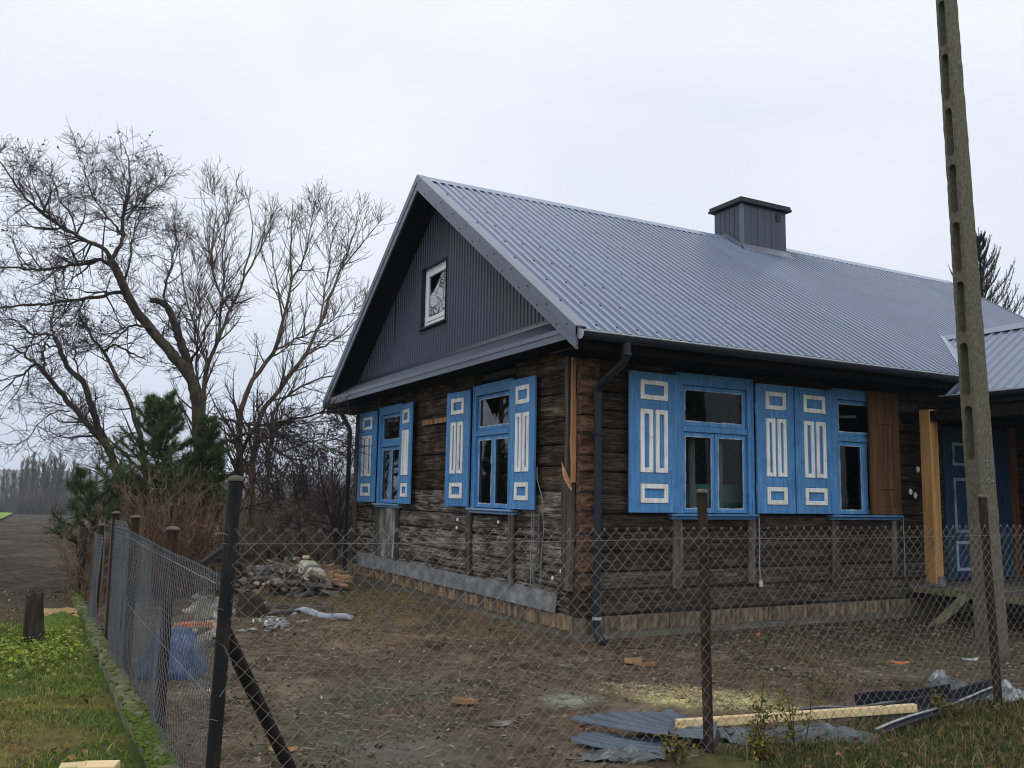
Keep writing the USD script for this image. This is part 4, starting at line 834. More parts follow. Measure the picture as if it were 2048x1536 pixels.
# ------------------------------------------------------------------ concrete pole
def pole():
    base = np.array([5.30, 9.84]); tops = atY(1893, 0, 9.84)
    H_ = 9.2; PROT = -65.0
    t = thing('concrete_pole', 'slotted concrete electricity pole standing before the porch', 'pole', (base[0], base[1], 0.0), PROT)
    lean_w = np.array([tops[0] - base[0], 0, tops[2]]) * (H_ / tops[2]); lean_w[2] = H_
    # local axes: rotated by 38 degrees about z
    c, s = math.cos(math.radians(-PROT)), math.sin(math.radians(-PROT))
    lean = np.array([c * lean_w[0], s * lean_w[0], H_])
    def sect(k): return 0.115 - 0.037 * k, 0.140 - 0.052 * k      # half sizes in local x (slotted face) and y
    nz = 24; v = []
    for i in range(nz + 1):
        k = i / nz; a, b = sect(k); cx, cy, z = lean[0] * k, lean[1] * k, -0.6 + (H_ + 0.6) * k
        ch = 0.018
        for x, y in ((-a + ch, -b), (a - ch, -b), (a, -b + ch), (a, b - ch), (a - ch, b), (-a + ch, b), (-a, b - ch), (-a, -b + ch)): v.append((cx + x, cy + y, z))
    v = np.array(v).reshape(nz + 1, 8, 3)
    body = None
    for i in range(nz):
        h = m3.Manifold.hull_points(np.vstack([v[i], v[i + 1]])); body = h if body is None else body + h
    z = 0.62
    while z < 8.3:
        k = (z + 0.6) / (H_ + 0.6); a, b = sect(k); w = a * 0.50; L_ = 0.66 - 0.12 * k; ctr = np.array([lean[0] * k - a * 0.05, lean[1] * k, z + L_ / 2])
        if z > 1.75 or z < 0.3 or True:
            rows_ = [m3.Manifold.cylinder(1.0, w, w, 16, True).rotate((90, 0, 0)).translate((float(ctr[0]), float(ctr[1]), float(ctr[2] + sg * (L_ / 2 - w)))) for sg in (-1, 1)]
            if z > 1.5: body = body - m3.Manifold.batch_hull(rows_)
        z += L_ + 0.10
    # long shallow channel low on the plain face
    body = body - m3.Manifold.cube((0.06, 0.17, 1.5), True).translate((0.135, 0.02, 0.95))
    body = body.refine_to_length(0.09)
    mm = body.to_mesh(); vv, ff = mm.vert_properties[:, :3].astype(float), mm.tri_verts
    vv = vv + (meshkit.fbm(vv * 14, 3, 3)[:, None] - 0.5) * 0.012 * np.array([1, 1, 0.3])
    obj('shaft', (vv, ff), 'concrete_pole', t)
    for txt, zz in (('18', 2.05), ('64', 1.87)):
        k = (zz + 0.6) / (H_ + 0.6); a, b = sect(k)
        tm = meshkit.text_mesh(txt, 0.075, 0.004); q = np.array(tm.vertices)
        P = np.column_stack([lean[0] * k + a + 0.003 + q[:, 2], lean[1] * k - 0.05 + q[:, 0], zz + q[:, 1]])
        obj('marking', (P, tm.faces), 'marking', t, label='painted number ' + txt)
pole()

# ------------------------------------------------------------------ chain link fences
def chain(p0, p1, top, bot, w=0.086, r=0.0019, seed=1, bulge=0.02, zrag=0.0, knuckle=True):
    """zigzag wires hooked into their neighbours between two points; top and bot are functions of the distance along"""
    p0, p1 = np.asarray(p0, float), np.asarray(p1, float); L_ = np.linalg.norm(p1 - p0); d = (p1 - p0) / L_; nn = np.array([-d[1], d[0]])
    mb = MB(); half = w / 2; k = 0; rr = np.random.default_rng(seed)
    wob = lambda s, z: bulge * (meshkit.noise(np.stack([s * 1.3 + 7 * seed, z * 2.0, 0 * s], -1), seed) - 0.5) * 2
    while (k + 1) * half <= L_:
        s0 = k * half; tz = top(s0 + half / 2); bz = bot(s0 + half / 2)
        m_ = int((tz - bz) / half); ph = k % 2
        i = np.arange(m_ + 1); z = tz - i * half; s = s0 + np.where((i + ph) % 2 == 0, 0.0, half) + np.where((i + ph) % 2 == 0, -0.0022, 0.0022)
        s = s + rr.uniform(-0.0012, 0.0012, len(s)) + 0.010 * (meshkit.noise(np.stack([s * 2.1 + seed, z * 3.3, 0 * s + 5.0], -1), 8) - 0.5)
        z = z + 0.010 * (meshkit.noise(np.stack([s * 2.7 + seed, z * 2.3, 0 * s + 9.0], -1), 9) - 0.5)
        # round each bend with two points and weave the wire front to back
        S, Z, O = [], [], []
        for j in range(len(i)):
            a = -1 if (j + ph) % 2 == 0 else 1
            if j > 0: S.append(s[j] - a * 0.004); Z.append(z[j] + 0.004); O.append(0.003 * a)
            S.append(s[j]); Z.append(z[j]); O.append(0.0)
            if j < len(i) - 1: S.append(s[j] - a * 0.004); Z.append(z[j] - 0.004); O.append(-0.003 * a)
        if knuckle and ph == 0:
            S = [s[0] + 0.016, s[0] + 0.010] + S; Z = [tz - 0.008, tz + 0.006] + Z; O = [0.004, 0.004] + O
        elif knuckle:
            S = [s[0] - 0.016, s[0] - 0.010] + S; Z = [tz - 0.008, tz + 0.006] + Z; O = [-0.004, -0.004] + O
        S, Z, O = map(np.array, (S, Z, O)); O = O + wob(S, Z)
        P = np.column_stack([p0[0] + d[0] * S + nn[0] * O, p0[1] + d[1] * S + nn[1] * O, Z])
        mb.tube(P, r, 4, cap=False); k += 1
    return mb
def post(parent, x, y, h, r, m, lean=(0, 0), cap=True, capr=1.25, name='post', **kw):
    z0 = hz(x, y) - 0.1; n = 7; t = np.linspace(0, 1, n)
    P = np.column_stack([x + lean[0] * t, y + lean[1] * t, z0 + (h - z0) * t])
    p = obj(name, MB().tube(P, r, 14), m, parent, smooth=40, **kw)
    if cap:
        q = P[-1]; prof = [(r * capr, -0.006), (r * capr, 0.004), (r * 0.9, 0.016), (0.0, 0.022)]
        mb = MB(); n2 = 14; a = np.linspace(0, 2 * math.pi, n2 + 1)
        G = np.stack([np.stack([q[0] + rr_ * np.cos(a), q[1] + rr_ * np.sin(a), 0 * a + q[2] + zz], -1) for rr_, zz in prof])
        obj('cap', mb.grid(G), 'cap_rust', p, smooth=40)
    return p
ff_ = thing('chain_link_fence', 'tall wire mesh fence across the front of the yard on three posts', 'fence', (0, 0, 0))
post(ff_, PA[0] + 0.015, PA[1], 1.70, 0.034, 'post_paint', lean=(0.04, 0.0), capr=1.15)
post(ff_, PB[0], PB[1], 1.69, 0.033, 'post_rust', lean=(-0.03, 0))
post(ff_, PC[0], PC[1], 1.70, 0.033, 'post_rust', lean=(-0.05, 0), name='post')
PD = PC + FD * 3.05
F0 = PA + FD * 0.05 + np.array([0.02, -0.035])
for k, (a, b, z0, z1) in enumerate(((F0, PB + [0.01, -0.04], 1.455, 1.455), (PB + [0.01, -0.04], PC + [0.01, -0.04], 1.455, 1.47), (PC + [0.01, -0.04], PD + [0.01, -0.04], 1.47, 1.47))):
    L_ = np.linalg.norm(b - a)
    obj('mesh_panel', chain(a, b, lambda s, z0=z0, z1=z1, L_=L_: z0 + (z1 - z0) * s / L_ - 0.006 * math.sin(math.pi * s / L_), lambda s: 0.02, seed=3 + k, bulge=0.02, r=0.0015), 'wire_zinc', ff_)
def strand(a, b, z0, z1, r=0.0017, sag=0.01):
    t = np.linspace(0, 1, 9); P = np.column_stack([a[0] + (b[0] - a[0]) * t, a[1] + (b[1] - a[1]) * t, z0 + (z1 - z0) * t - sag * 4 * t * (1 - t)]); return MB().tube(P, r, 5, cap=False)
for a, b, z in ((PA, PB, 1.385), (PB, PC, 1.385), (PC, PD, 1.39)): obj('tension_wire', strand(a + [0.02, -0.045], b + [0.02, -0.045], z, z + 0.005), 'wire_zinc', ff_)
ft = gpt(598, 1552); obj('brace', MB().tube([(PA[0] + 0.03, PA[1] + 0.02, 0.97), (ft[0], ft[1], -0.06)], 0.036, 14), 'post_paint', ff_, smooth=40)
tie = [(PA[0] - 0.03, PA[1] - 0.05, 0.86), (PA[0] + 0.0, PA[1] - 0.055, 0.93), (PA[0] + 0.06, PA[1] - 0.05, 0.9), (PA[0] + 0.095, PA[1] - 0.03, 0.82), (PA[0] + 0.085, PA[1] - 0.02, 0.72), (PA[0] + 0.05, PA[1] - 0.04, 0.66)]
obj('wire_tie', MB().tube(tie, 0.003, 6), 'wire_zinc_bright', ff_, smooth=True)
for z in (1.07, 1.43, 0.55): obj('wire_tie', MB().tube([(PA[0] + 0.042 * math.cos(a) + 0.015, PA[1] + 0.042 * math.sin(a), z + 0.006 * math.sin(3 * a)) for a in np.linspace(0, 6.4, 14)], 0.0022, 5), 'wire_zinc_bright', ff_)

lf_ = thing('chain_link_fence', 'low wire mesh fence running back along the grassy lane', 'fence', (0, 0, 0))
def tl(px):                                                       # distance along the left fence seen at photo column px
    d = ray(px, 1000); A = np.array([[LD[0], -d[0]], [LD[1], -d[1]]]); return float(np.linalg.solve(A, -PA)[0])
T1, T2, T3, T4 = tl(252), tl(216), tl(192), tl(170)
for px, py in ((326, 1058), (260, 1034), (223, 1026), (194, 1050)):
    t = tl(px); q = lf(t, -0.07); P_ = atY(px, py, q[1]); post(lf_, q[0], q[1], P_[2], 0.037, 'post_rust', capr=1.3, lean=(rng.uniform(-.02, .02), 0))
q = lf(T4, -0.02); post(lf_, q[0], q[1], 1.05, 0.05, 'dark_timber', cap=False, name='timber_post')
bt = lambda s: 0.10
secs = [(0.05, T1, 1.225, 1.275), (T1 - 0.05, T2, 1.315, 1.30), (T2 + 0.05, T3, 1.11, 1.08)]
for k, (a, b, z0, z1) in enumerate(secs):
    L_ = b - a; kk = 0.0 if k == 0 else (-0.035 if k == 1 else 0.02)
    obj('mesh_panel', chain(lf(a, kk), lf(b, kk), lambda s, z0=z0, z1=z1, L_=L_: z0 + (z1 - z0) * s / L_, bt, w=0.075, r=0.0017, seed=13 + k, bulge=0.035), 'wire_zinc_bright', lf_)
# spare end of the roll doubled over at the middle posts
obj('mesh_panel', chain(lf(T1 - 0.75, 0.03), lf(T1 + 0.1, 0.05), lambda s: 1.29, bt, w=0.075, r=0.0017, seed=19, bulge=0.03), 'wire_zinc_bright', lf_)
for px in (251, 300, 312, 216, 239):
    t = tl(px); q = lf(t, 0.012); zt = 1.30 if px < 260 else 1.25
    obj('tie_bar', MB().tube([(q[0], q[1], 0.1), (q[0] + 0.01, q[1], 0.7), (q[0], q[1], zt)], 0.0045, 6), 'wire_zinc_bright', lf_)
for z in (1.19, 0.65): obj('tension_wire', strand(lf(0.0, 0.01), lf(T1, 0.01), z, z + 0.04, 0.0022), 'wire_zinc_bright', lf_)
kt = np.linspace(0.25, T4 + 0.3, 70); P = np.zeros((70, 7, 3))
for j, (o, z) in enumerate(((0.115, -0.1), (0.11, 0.075), (0.10, 0.095), (0.05, 0.10), (0.0, 0.095), (-0.03, 0.07), (-0.04, -0.1))):
    w = 0.02 * (meshkit.noise(np.stack([kt * 4, kt * 0 + j, kt * 0], -1), 6) - 0.5)
    pts = PA + kt[:, None] * LD + (o + w)[:, None] * LN; P[:, j] = np.column_stack([pts, z + w * 0.8 + np.array([hz(*p) for p in pts]) * 0.5])
kerb = obj('concrete_kerb', MB().grid(P), 'kerb_concrete', smooth=30, label='mossy concrete kerb along the foot of the lane fence', category='kerb')
mo = MB()
for k in range(480):
    t = rng.choice([rng.uniform(0.9, 2.4), rng.uniform(0.9, T4)]); q = lf(t, rng.uniform(-0.02, 0.13)); r_ = rng.uniform(0.008, 0.022)
    s_ = trimesh.creation.icosphere(1, r_); vv = np.array(s_.vertices) * [1, 1, 0.6] + rng.normal(0, r_ * 0.15, s_.vertices.shape); mo.add(vv + [q[0], q[1], hz(*q) * 0.5 + 0.098], s_.faces)
obj('moss', mo, 'moss', smooth=True, label='green moss cushions on the kerb and stump foot', category='moss', kind='stuff')

# ------------------------------------------------------------------ vegetation builders
def unit(v):
    v = np.asarray(v, float); return v / (math.sqrt(v[0] * v[0] + v[1] * v[1] + v[2] * v[2]) + 1e-12)
class Tree:
    def __init__(s, seed, taper=0.7, minr=0.005, up=0.35, lens=(1.3, 0.75, 0.4), n=(9, 6, 4), wig=0.22, sides=(5, 4, 3), minfrac=0.12, spr=0.0):
        s.spr = spr
        s.r = np.random.default_rng(seed); s.tw = MB(); s.up = up; s.lens = lens; s.n = n; s.minr = minr; s.wig = wig; s.sides = sides; s.tips = []; s.minfrac = minfrac
    def sub(s, P, R, lvl):
        if lvl >= len(s.n): return
        seg = np.linalg.norm(np.diff(P, axis=0), axis=1); L_ = seg.sum(); cum = np.concatenate([[0], np.cumsum(seg)])
        k = max(1, int(s.n[lvl] * (0.6 + 0.8 * s.r.random()) * (min(2.6, L_ / 2.2) if lvl == 0 else 1)))
        for _ in range(k):
            u = s.minfrac + (1 - s.minfrac) * s.r.random(); a = u * L_; i = min(np.searchsorted(cum, a) - 1, len(P) - 2); i = max(i, 0); f = (a - cum[i]) / (seg[i] + 1e-9)
            p = P[i] * (1 - f) + P[i + 1] * f; rr_ = R[i] * (1 - f) + R[i + 1] * f; tg = unit(P[i + 1] - P[i])
            side = unit(xc(tg, s.r.normal(size=3))); ang = s.r.uniform(0.5, 1.05 + s.spr)
            d = unit(tg * math.cos(ang) + side * math.sin(ang) + np.array([0, 0, s.up * s.r.uniform(0.2, 1.3)]))
            ln = s.lens[lvl] * s.r.uniform(0.45, 1.35) * (1.3 - 1.0 * u); r0 = max(s.minr, min(rr_ * 0.6, 0.012 * ln / 0.5))
            s.branch(p, d, ln, r0, lvl)
    def branch(s, p, d, ln, r0, lvl):
        m_ = 7 if lvl == 0 else 5; P = [p]; st = ln / (m_ - 1)
        for _ in range(m_ - 1):
            d = unit(d + s.r.normal(0, s.wig, 3) + np.array([0, 0, s.up * 0.22])); P.append(P[-1] + d * st)
        P = np.array(P); R = np.linspace(r0, s.minr * 0.8, m_); s.tw.tube(P, R, s.sides[min(lvl, 2)], cap=False); s.tips.append(P[-1]); s.sub(P, R, lvl + 1)
def spline(P, n):
    P = np.asarray(P, float); k = len(P); t = np.concatenate([[0], np.cumsum(np.linalg.norm(np.diff(P, axis=0), axis=1))]); u = np.linspace(0, t[-1], n)
    from scipy.interpolate import PchipInterpolator
    return np.column_stack([PchipInterpolator(t, P[:, j])(u) for j in range(3)])
def guided(parent, tree, base, limbs, m):
    """limbs: (points in the photo, distance, drift in depth, radius at foot, radius at tip)"""
    for k, (pts, Y0, drift, r0, r1) in enumerate(limbs):
        n = len(pts); W_ = [atY(px, py, Y0 + drift * (i / max(1, n - 1)) + tree.r.uniform(-0.12, 0.12)) for i, (px, py) in enumerate(pts)]
        if pts[0][1] > 1000: W_[0][2] = hz(W_[0][0], W_[0][1]) - 0.05
        nn_ = max(8, n * 4); P = spline(W_, nn_); P[1:-1] += tree.r.normal(0, 0.012, (nn_ - 2, 3)); R = np.linspace(r0, r1, nn_)
        obj('trunk' if r0 > 0.075 else 'limb', MB().tube(P - base, R, 9 if r0 > 0.05 else 6), m, parent, smooth=True)
        tree.sub(P, R, 0)
    return tree
def crown(parent, tree, base, m, name='crown'):
    v, f = tree.tw.arr(); obj(name, (v - base, f), m, parent)

# ---- bare trees at the back of the yard
b1 = np.array([*atY(392, 1090, 18.0)[:2], -0.1])
t1 = thing('bare_tree', 'tall bare fruit tree with two thick leaning trunks behind the young pine', 'tree', b1)
T = Tree(5, n=(17, 7, 3), lens=(1.0, 0.5, 0.26), wig=0.19, up=0.14, minr=0.0042, minfrac=0.15, spr=0.35)
guided(t1, T, b1, [
    ([(398, 1090), (402, 960), (398, 860), (390, 777), (344, 707), (301, 656), (273, 621), (242, 562), (221, 520)], 18.0, -0.4, 0.1584, 0.0792),
    ([(398, 850), (387, 770), (375, 730), (355, 668), (336, 617), (318, 603), (301, 601)], 18.1, 0.4, 0.1254, 0.0594),
    ([(221, 520), (211, 500), (168, 480), (105, 443), (51, 395), (8, 336), (-20, 300)], 17.6, -0.6, 0.0495, 0.0079),
    ([(221, 520), (246, 480), (244, 445), (256, 398), (258, 328), (238, 277)], 17.6, 0.5, 0.0462, 0.0053),
    ([(238, 555), (200, 520), (156, 529), (78, 539), (0, 535), (-40, 540)], 17.7, -0.9, 0.0429, 0.0132),
    ([(262, 600), (240, 585), (211, 590), (117, 605), (40, 612), (-30, 615)], 17.8, -1.0, 0.0429, 0.0145),
    ([(150, 470), (140, 430), (118, 395), (100, 350), (72, 330)], 17.4, 0.5, 0.0198, 0.0045),
    ([(105, 443), (80, 400), (62, 350), (48, 325)], 17.3, -0.5, 0.0165, 0.0045),
    ([(244, 470), (220, 440), (190, 400), (175, 360), (157, 312), (147, 285)], 17.6, -0.7, 0.0198, 0.0045),
    ([(252, 440), (275, 410), (300, 385), (330, 365), (350, 340)], 17.7, 0.8, 0.0185, 0.0045),
    ([(250, 560), (262, 520), (266, 470), (280, 425), (292, 390), (310, 330)], 17.7, 1.0, 0.0231, 0.0045),
    ([(336, 617), (330, 580), (345, 520), (350, 470), (345, 425)], 18.3, 0.6, 0.0297, 0.0046),
    ([(375, 730), (405, 680), (420, 640), (452, 600)], 18.2, -0.5, 0.033, 0.0066),
    ([(300, 656), (270, 650), (240, 670), (215, 690), (180, 700)], 17.7, -0.8, 0.0297, 0.0066)], 'bark')
ct = MB()
tips = np.array(T.tips); sel = tips[T.r.choice(len(tips), min(len(tips), 260), replace=False)]
for p in sel:
    if p[2] > 4.2 and p[0] < -7.6:
        for _ in range(2):
            s_ = trimesh.creation.icosahedron(); r_ = T.r.uniform(0.010, 0.02); ct.add(np.array(s_.vertices) * r_ * [1, 1, 1.3] + p + T.r.normal(0, 0.03, 3) - b1, s_.faces)
crown(t1, T, b1, 'twig'); obj('withered_fruit', ct, 'catkin', t1, kind='stuff')

b2 = np.array([*atY(262, 1085, 16.6)[:2], -0.05])
t2 = thing('bare_tree', 'dark crooked bare tree leaning left over the ploughed field', 'tree', b2)
T = Tree(8, n=(18, 7, 3), lens=(0.9, 0.48, 0.27), wig=0.2, up=0.12, minr=0.0042, spr=0.3)
guided(t2, T, b2, [
    ([(266, 1085), (240, 970), (229, 936), (198, 860), (193, 847), (180, 798), (167, 764), (141, 741), (122, 704), (109, 675)], 16.6, -0.3, 0.099, 0.0396),
    ([(236, 950), (224, 912), (182, 858), (146, 816), (112, 774), (89, 746), (73, 728)], 16.6, -0.8, 0.066, 0.0363),
    ([(300, 1040), (285, 900), (262, 810), (229, 746), (208, 704), (185, 675), (176, 655), (160, 640)], 17.0, 0.5, 0.0792, 0.0198),
    ([(73, 728), (50, 745), (28, 758), (0, 782), (-20, 795)], 15.9, -0.4, 0.0231, 0.0066),
    ([(89, 746), (86, 715), (92, 690), (118, 695)], 15.9, 0.3, 0.0264, 0.0132),
    ([(73, 728), (40, 705), (15, 690), (-20, 690)], 15.8, -0.5, 0.0231, 0.0079),
    ([(109, 675), (95, 668), (66, 670), (30, 640), (0, 640)], 16.3, -0.6, 0.0264, 0.0079),
    ([(109, 675), (102, 640), (112, 600), (108, 560), (98, 520)], 16.3, 0.5, 0.0231, 0.0053),
    ([(167, 764), (150, 700), (148, 690), (125, 660)], 16.5, 0.3, 0.0185, 0.0053),
    ([(146, 816), (110, 806), (70, 806), (25, 802)], 16.0, -0.6, 0.014, 0.0045),
    ([(140, 822), (105, 825), (75, 850), (50, 880), (15, 890)], 16.0, -0.8, 0.014, 0.0045),
    ([(208, 704), (230, 690), (262, 705), (292, 720)], 17.3, 0.3, 0.0264, 0.0132)], 'bark')
crown(t2, T, b2, 'twig')

b3 = np.array([*atY(500, 1080, 19.5)[:2], -0.1])
t3 = thing('bare_tree', 'many-stemmed bare tree with pale upright shoots left of the gable', 'tree', b3)
T = Tree(12, n=(17, 5, 2), lens=(1.3, 0.6, 0.28), wig=0.09, up=0.36, minr=0.0045, spr=0.2)
guided(t3, T, b3, [
    ([(420, 1090), (410, 950), (404, 860), (406, 797), (414, 738), (434, 684), (461, 621), (488, 555), (504, 476), (496, 398)], 19.2, 0.5, 0.0858, 0.0066),
    ([(470, 1090), (478, 950), (480, 836), (500, 769), (547, 703), (566, 641), (582, 562), (582, 469), (586, 398)], 19.4, 0.4, 0.0924, 0.0059),
    ([(500, 1090), (505, 950), (520, 836), (562, 777), (609, 711), (640, 648), (680, 543), (727, 484), (762, 441)], 19.6, -0.4, 0.0858, 0.0059),
    ([(515, 1080), (540, 900), (545, 836), (578, 789), (640, 758), (700, 745), (760, 730)], 19.6, -0.8, 0.0528, 0.0079),
    ([(547, 703), (590, 680), (625, 664), (683, 633), (730, 625)], 19.7, 0.7, 0.0297, 0.0053),
    ([(434, 684), (440, 640), (445, 602), (445, 523), (449, 476), (480, 371)], 19.4, 0.5, 0.033, 0.0046),
    ([(461, 621), (430, 560), (424, 500), (432, 430), (418, 368)], 19.5, 0.5, 0.0264, 0.0045),
    ([(488, 555), (520, 500), (540, 450), (545, 400)], 19.6, 0.6, 0.0231, 0.0045),
    ([(582, 562), (610, 510), (622, 450), (632, 402)], 19.7, -0.5, 0.0231, 0.0045),
    ([(566, 641), (552, 560), (540, 480), (532, 430)], 19.6, -0.6, 0.0231, 0.0045),
    ([(640, 648), (650, 580), (660, 500), (655, 430)], 19.7, 0.5, 0.0231, 0.0045),
    ([(680, 543), (700, 490), (722, 430), (735, 412)], 19.4, 0.5, 0.0198, 0.0045),
    ([(414, 738), (390, 650), (365, 560), (355, 480), (342, 430)], 19.2, 0.8, 0.0264, 0.0045),
    ([(609, 711), (650, 690), (690, 665), (735, 610)], 19.5, 0.4, 0.0264, 0.0046),
    ([(406, 797), (392, 720), (400, 640), (395, 560), (398, 505)], 19.1, 0.5, 0.0297, 0.0045)], 'bark_light')
crown(t3, T, b3, 'twig_warm')

b4 = np.array([*atY(470, 1095, 17.4)[:2], -0.05])
t4 = thing('bare_tree', 'low bare plum tree whose crooked branches reach the house wall', 'tree', b4)
T = Tree(17, n=(14, 6, 4), lens=(0.95, 0.55, 0.3), wig=0.22, up=-0.05)
guided(t4, T, b4, [
    ([(476, 1095), (474, 1010), (472, 940), (490, 890), (508, 858), (545, 845), (600, 835), (660, 822), (704, 818)], 17.4, -0.8, 0.066, 0.0079),
    ([(472, 945), (440, 955), (415, 962), (396, 965)], 17.4, -0.3, 0.0495, 0.033),
    ([(430, 893), (460, 880), (500, 868), (560, 905), (600, 920), (650, 905), (690, 890)], 17.0, -0.8, 0.0396, 0.0066),
    ([(500, 865), (520, 900), (560, 945), (590, 980), (600, 1035)], 17.0, -0.5, 0.0198, 0.0045),
    ([(560, 905), (600, 890), (640, 880), (700, 880)], 16.6, -0.2, 0.0198, 0.0053),
    ([(441, 836), (480, 845), (527, 850), (600, 846), (664, 842)], 17.6, -0.8, 0.033, 0.0079),
    ([(520, 880), (575, 870), (640, 868), (695, 850)], 17.2, -0.6, 0.0198, 0.0045)], 'bark')
crown(t4, T, b4, 'twig')

def small_tree(px, py, Y, h, seed, label, m='bark', tm='twig', n=(12, 6, 3), spread=0.9, group=None):
    b = np.array([*atY(px, py, Y)[:2], 0]); b[2] = hz(b[0], b[1]) - 0.05
    t = thing('bare_tree', label, 'tree', b, group=group); T = Tree(seed, n=n, lens=(h * 0.38, h * 0.2, h * 0.1), wig=0.25, up=0.25, minr=0.006)
    for k in range(4):
        a = T.r.uniform(0, 6.28); P = [np.array([0, 0, 0.0]), np.array([0.05, 0, h * 0.2]), np.array([math.cos(a) * spread * 0.4, math.sin(a) * spread * 0.4, h * 0.5]), np.array([math.cos(a) * spread, math.sin(a) * spread, h * T.r.uniform(0.8, 1.0)])]
        P = spline(P, 14); R = np.linspace(0.06, 0.012, 14); obj('trunk' if k == 0 else 'limb', MB().tube(P, R, 7), m, t, smooth=True); T.sub(P, R, 0)
    obj('crown', T.tw, tm, t)
small_tree(668, 1090, 21.0, 2.9, 23, 'small rounded bare orchard tree beside the house corner')
small_tree(560, 1085, 24.0, 3.0, 24, 'small bare orchard tree in front of the scrub, left of the white tub')
small_tree(636, 1085, 26.0, 3.4, 25, 'thin grey bare tree deep in the scrub near the house')

# grey-brown scrub behind the rubbish heap
th = MB(); R0 = np.random.default_rng(31)
for k in range(520):
    px = R0.uniform(395, 742); Y = R0.uniform(22.5, 33); p = atY(px, 1060, Y); z0 = hz(p[0], p[1]); h = R0.uniform(1.2, 2.7) * (0.75 + 0.35 * math.sin(px * 0.03 + Y))
    if k % 3 == 0: h *= 0.6
    d = unit(np.array([R0.normal(0, 0.35), R0.normal(0, 0.35), 1])); q = np.array([p[0], p[1], z0]); P = [q]
    for _ in range(6): d = unit(d + R0.normal(0, 0.16, 3)); P.append(P[-1] + d * h / 6)
    P = np.array(P); th.tube(P, np.linspace(0.016, 0.006, 7), 3, cap=False)
    for _ in range(13):
        i = R0.integers(1, 6); dd = unit(d + R0.normal(0, 0.8, 3)); Q = [P[i]]
        for _ in range(3): dd = unit(dd + R0.normal(0, 0.25, 3) + [0, 0, 0.06]); Q.append(Q[-1] + dd * R0.uniform(0.12, 0.3))
        th.tube(np.array(Q), np.linspace(0.009, 0.005, 4), 3, cap=False)
        for _ in range(3):
            j = R0.integers(1, 4); e = unit(dd + R0.normal(0, 0.9, 3)); th.tube(np.array([Q[j], Q[j] + e * 0.14, Q[j] + e * 0.24 + R0.normal(0, 0.03, 3)]), 0.005, 3, cap=False)
obj('scrub', th, 'thicket_twig', label='dense grey brown leafless scrub behind the rubbish heap', category='scrub', kind='stuff')

# young pines
def needles(mb, tips, dirs, n, L_, w, r):
    for p, d in zip(tips, dirs):
        k = n; a = r.normal(size=(k, 3)); dd = d[None] * 0.9 + a / np.linalg.norm(a, axis=1, keepdims=True) * r.uniform(0.45, 1.0, (k, 1)); dd /= np.linalg.norm(dd, axis=1, keepdims=True)
        base = p - d * r.uniform(0, 0.14, (k, 1)); ln = L_ * r.uniform(0.7, 1.15, (k, 1)); sd = np.cross(dd, r.normal(size=(k, 3))); sd /= np.linalg.norm(sd, axis=1, keepdims=True) + 1e-9
        v = np.stack([base - sd * w, base + sd * w, base + dd * ln], 1).reshape(-1, 3); mb.add(v, np.arange(3 * k).reshape(-1, 3))
def pine(px, py, Y, h, width, seed, label, lean=(0, 0), n_wh=9, dens=1.0):
    r = np.random.default_rng(seed); b = np.array([*atY(px, py, Y)[:2], 0]); b[2] = hz(b[0], b[1]) - 0.03
    t = thing('pine_tree', label, 'pine', b)
    z = np.linspace(0, h, 10); P = np.column_stack([lean[0] * (z / h) ** 1.5 + r.normal(0, 0.02, 10), lean[1] * z / h, z]); R = np.linspace(0.055, 0.012, 10)
    obj('trunk', MB().tube(P, R, 8), 'bark', t, smooth=True); br = MB(); nd = MB(); tips, dirs = [], []
    for k in range(n_wh):
        u = 0.22 + 0.78 * k / (n_wh - 1); zc = h * u; pc = np.array([np.interp(zc, z, P[:, 0]), np.interp(zc, z, P[:, 1]), zc])
        ln = width * (1.0 - 0.8 * max(0, (u - 0.35)) / 0.65) * (0.75 + 0.25 * min(1, u / 0.4)); m_ = r.integers(4, 7) if k < n_wh - 1 else 2
        for a in np.linspace(0, 2 * math.pi, m_, endpoint=False) + r.uniform(0, 6):
            l_ = ln * r.uniform(0.6, 1.15); d = unit(np.array([math.cos(a), math.sin(a), r.uniform(0.1, 0.55)])); Q = [pc]
            for i in range(6): d = unit(d + r.normal(0, 0.08, 3) + [0, 0, 0.09]); Q.append(Q[-1] + d * l_ / 6)
            Q = np.array(Q); br.tube(Q, np.linspace(0.018, 0.006, 7), 5, cap=False)
            for i in range(2, 7):
                for _ in range(4 if i < 6 else 6):
                    e = unit(d + r.normal(0, 0.75, 3) + [0, 0, 0.15]); l2 = l_ * r.uniform(0.1, 0.32); q2 = Q[i] + e * l2; br.tube(np.array([Q[i], q2]), [0.007, 0.004], 4, cap=False)
                    nt = max(2, int(l2 / 0.08))
                    for f in np.linspace(0.25, 1, nt): tips.append(Q[i] + e * l2 * f); dirs.append(e)
    needles(nd, tips, dirs, int(22 * dens), 0.13, 0.0021, r)
    obj('branches', br, 'bark', t); obj('needles', nd, 'pine_needle', t, isl=66)
pine(306, 1085, 15.2, 3.15, 1.2, 51, 'bushy young green pine in front of the bare tree trunks', n_wh=16, dens=1.0)
pine(205, 1085, 14.3, 1.85, 0.75, 52, 'small thin green pine at the edge of the field', lean=(-0.5, 0.1), n_wh=7, dens=0.9)
pine(385, 1090, 15.8, 2.9, 0.85, 53, 'narrow green pine right of the bushy one', lean=(0.15, 0), n_wh=14, dens=1.0)

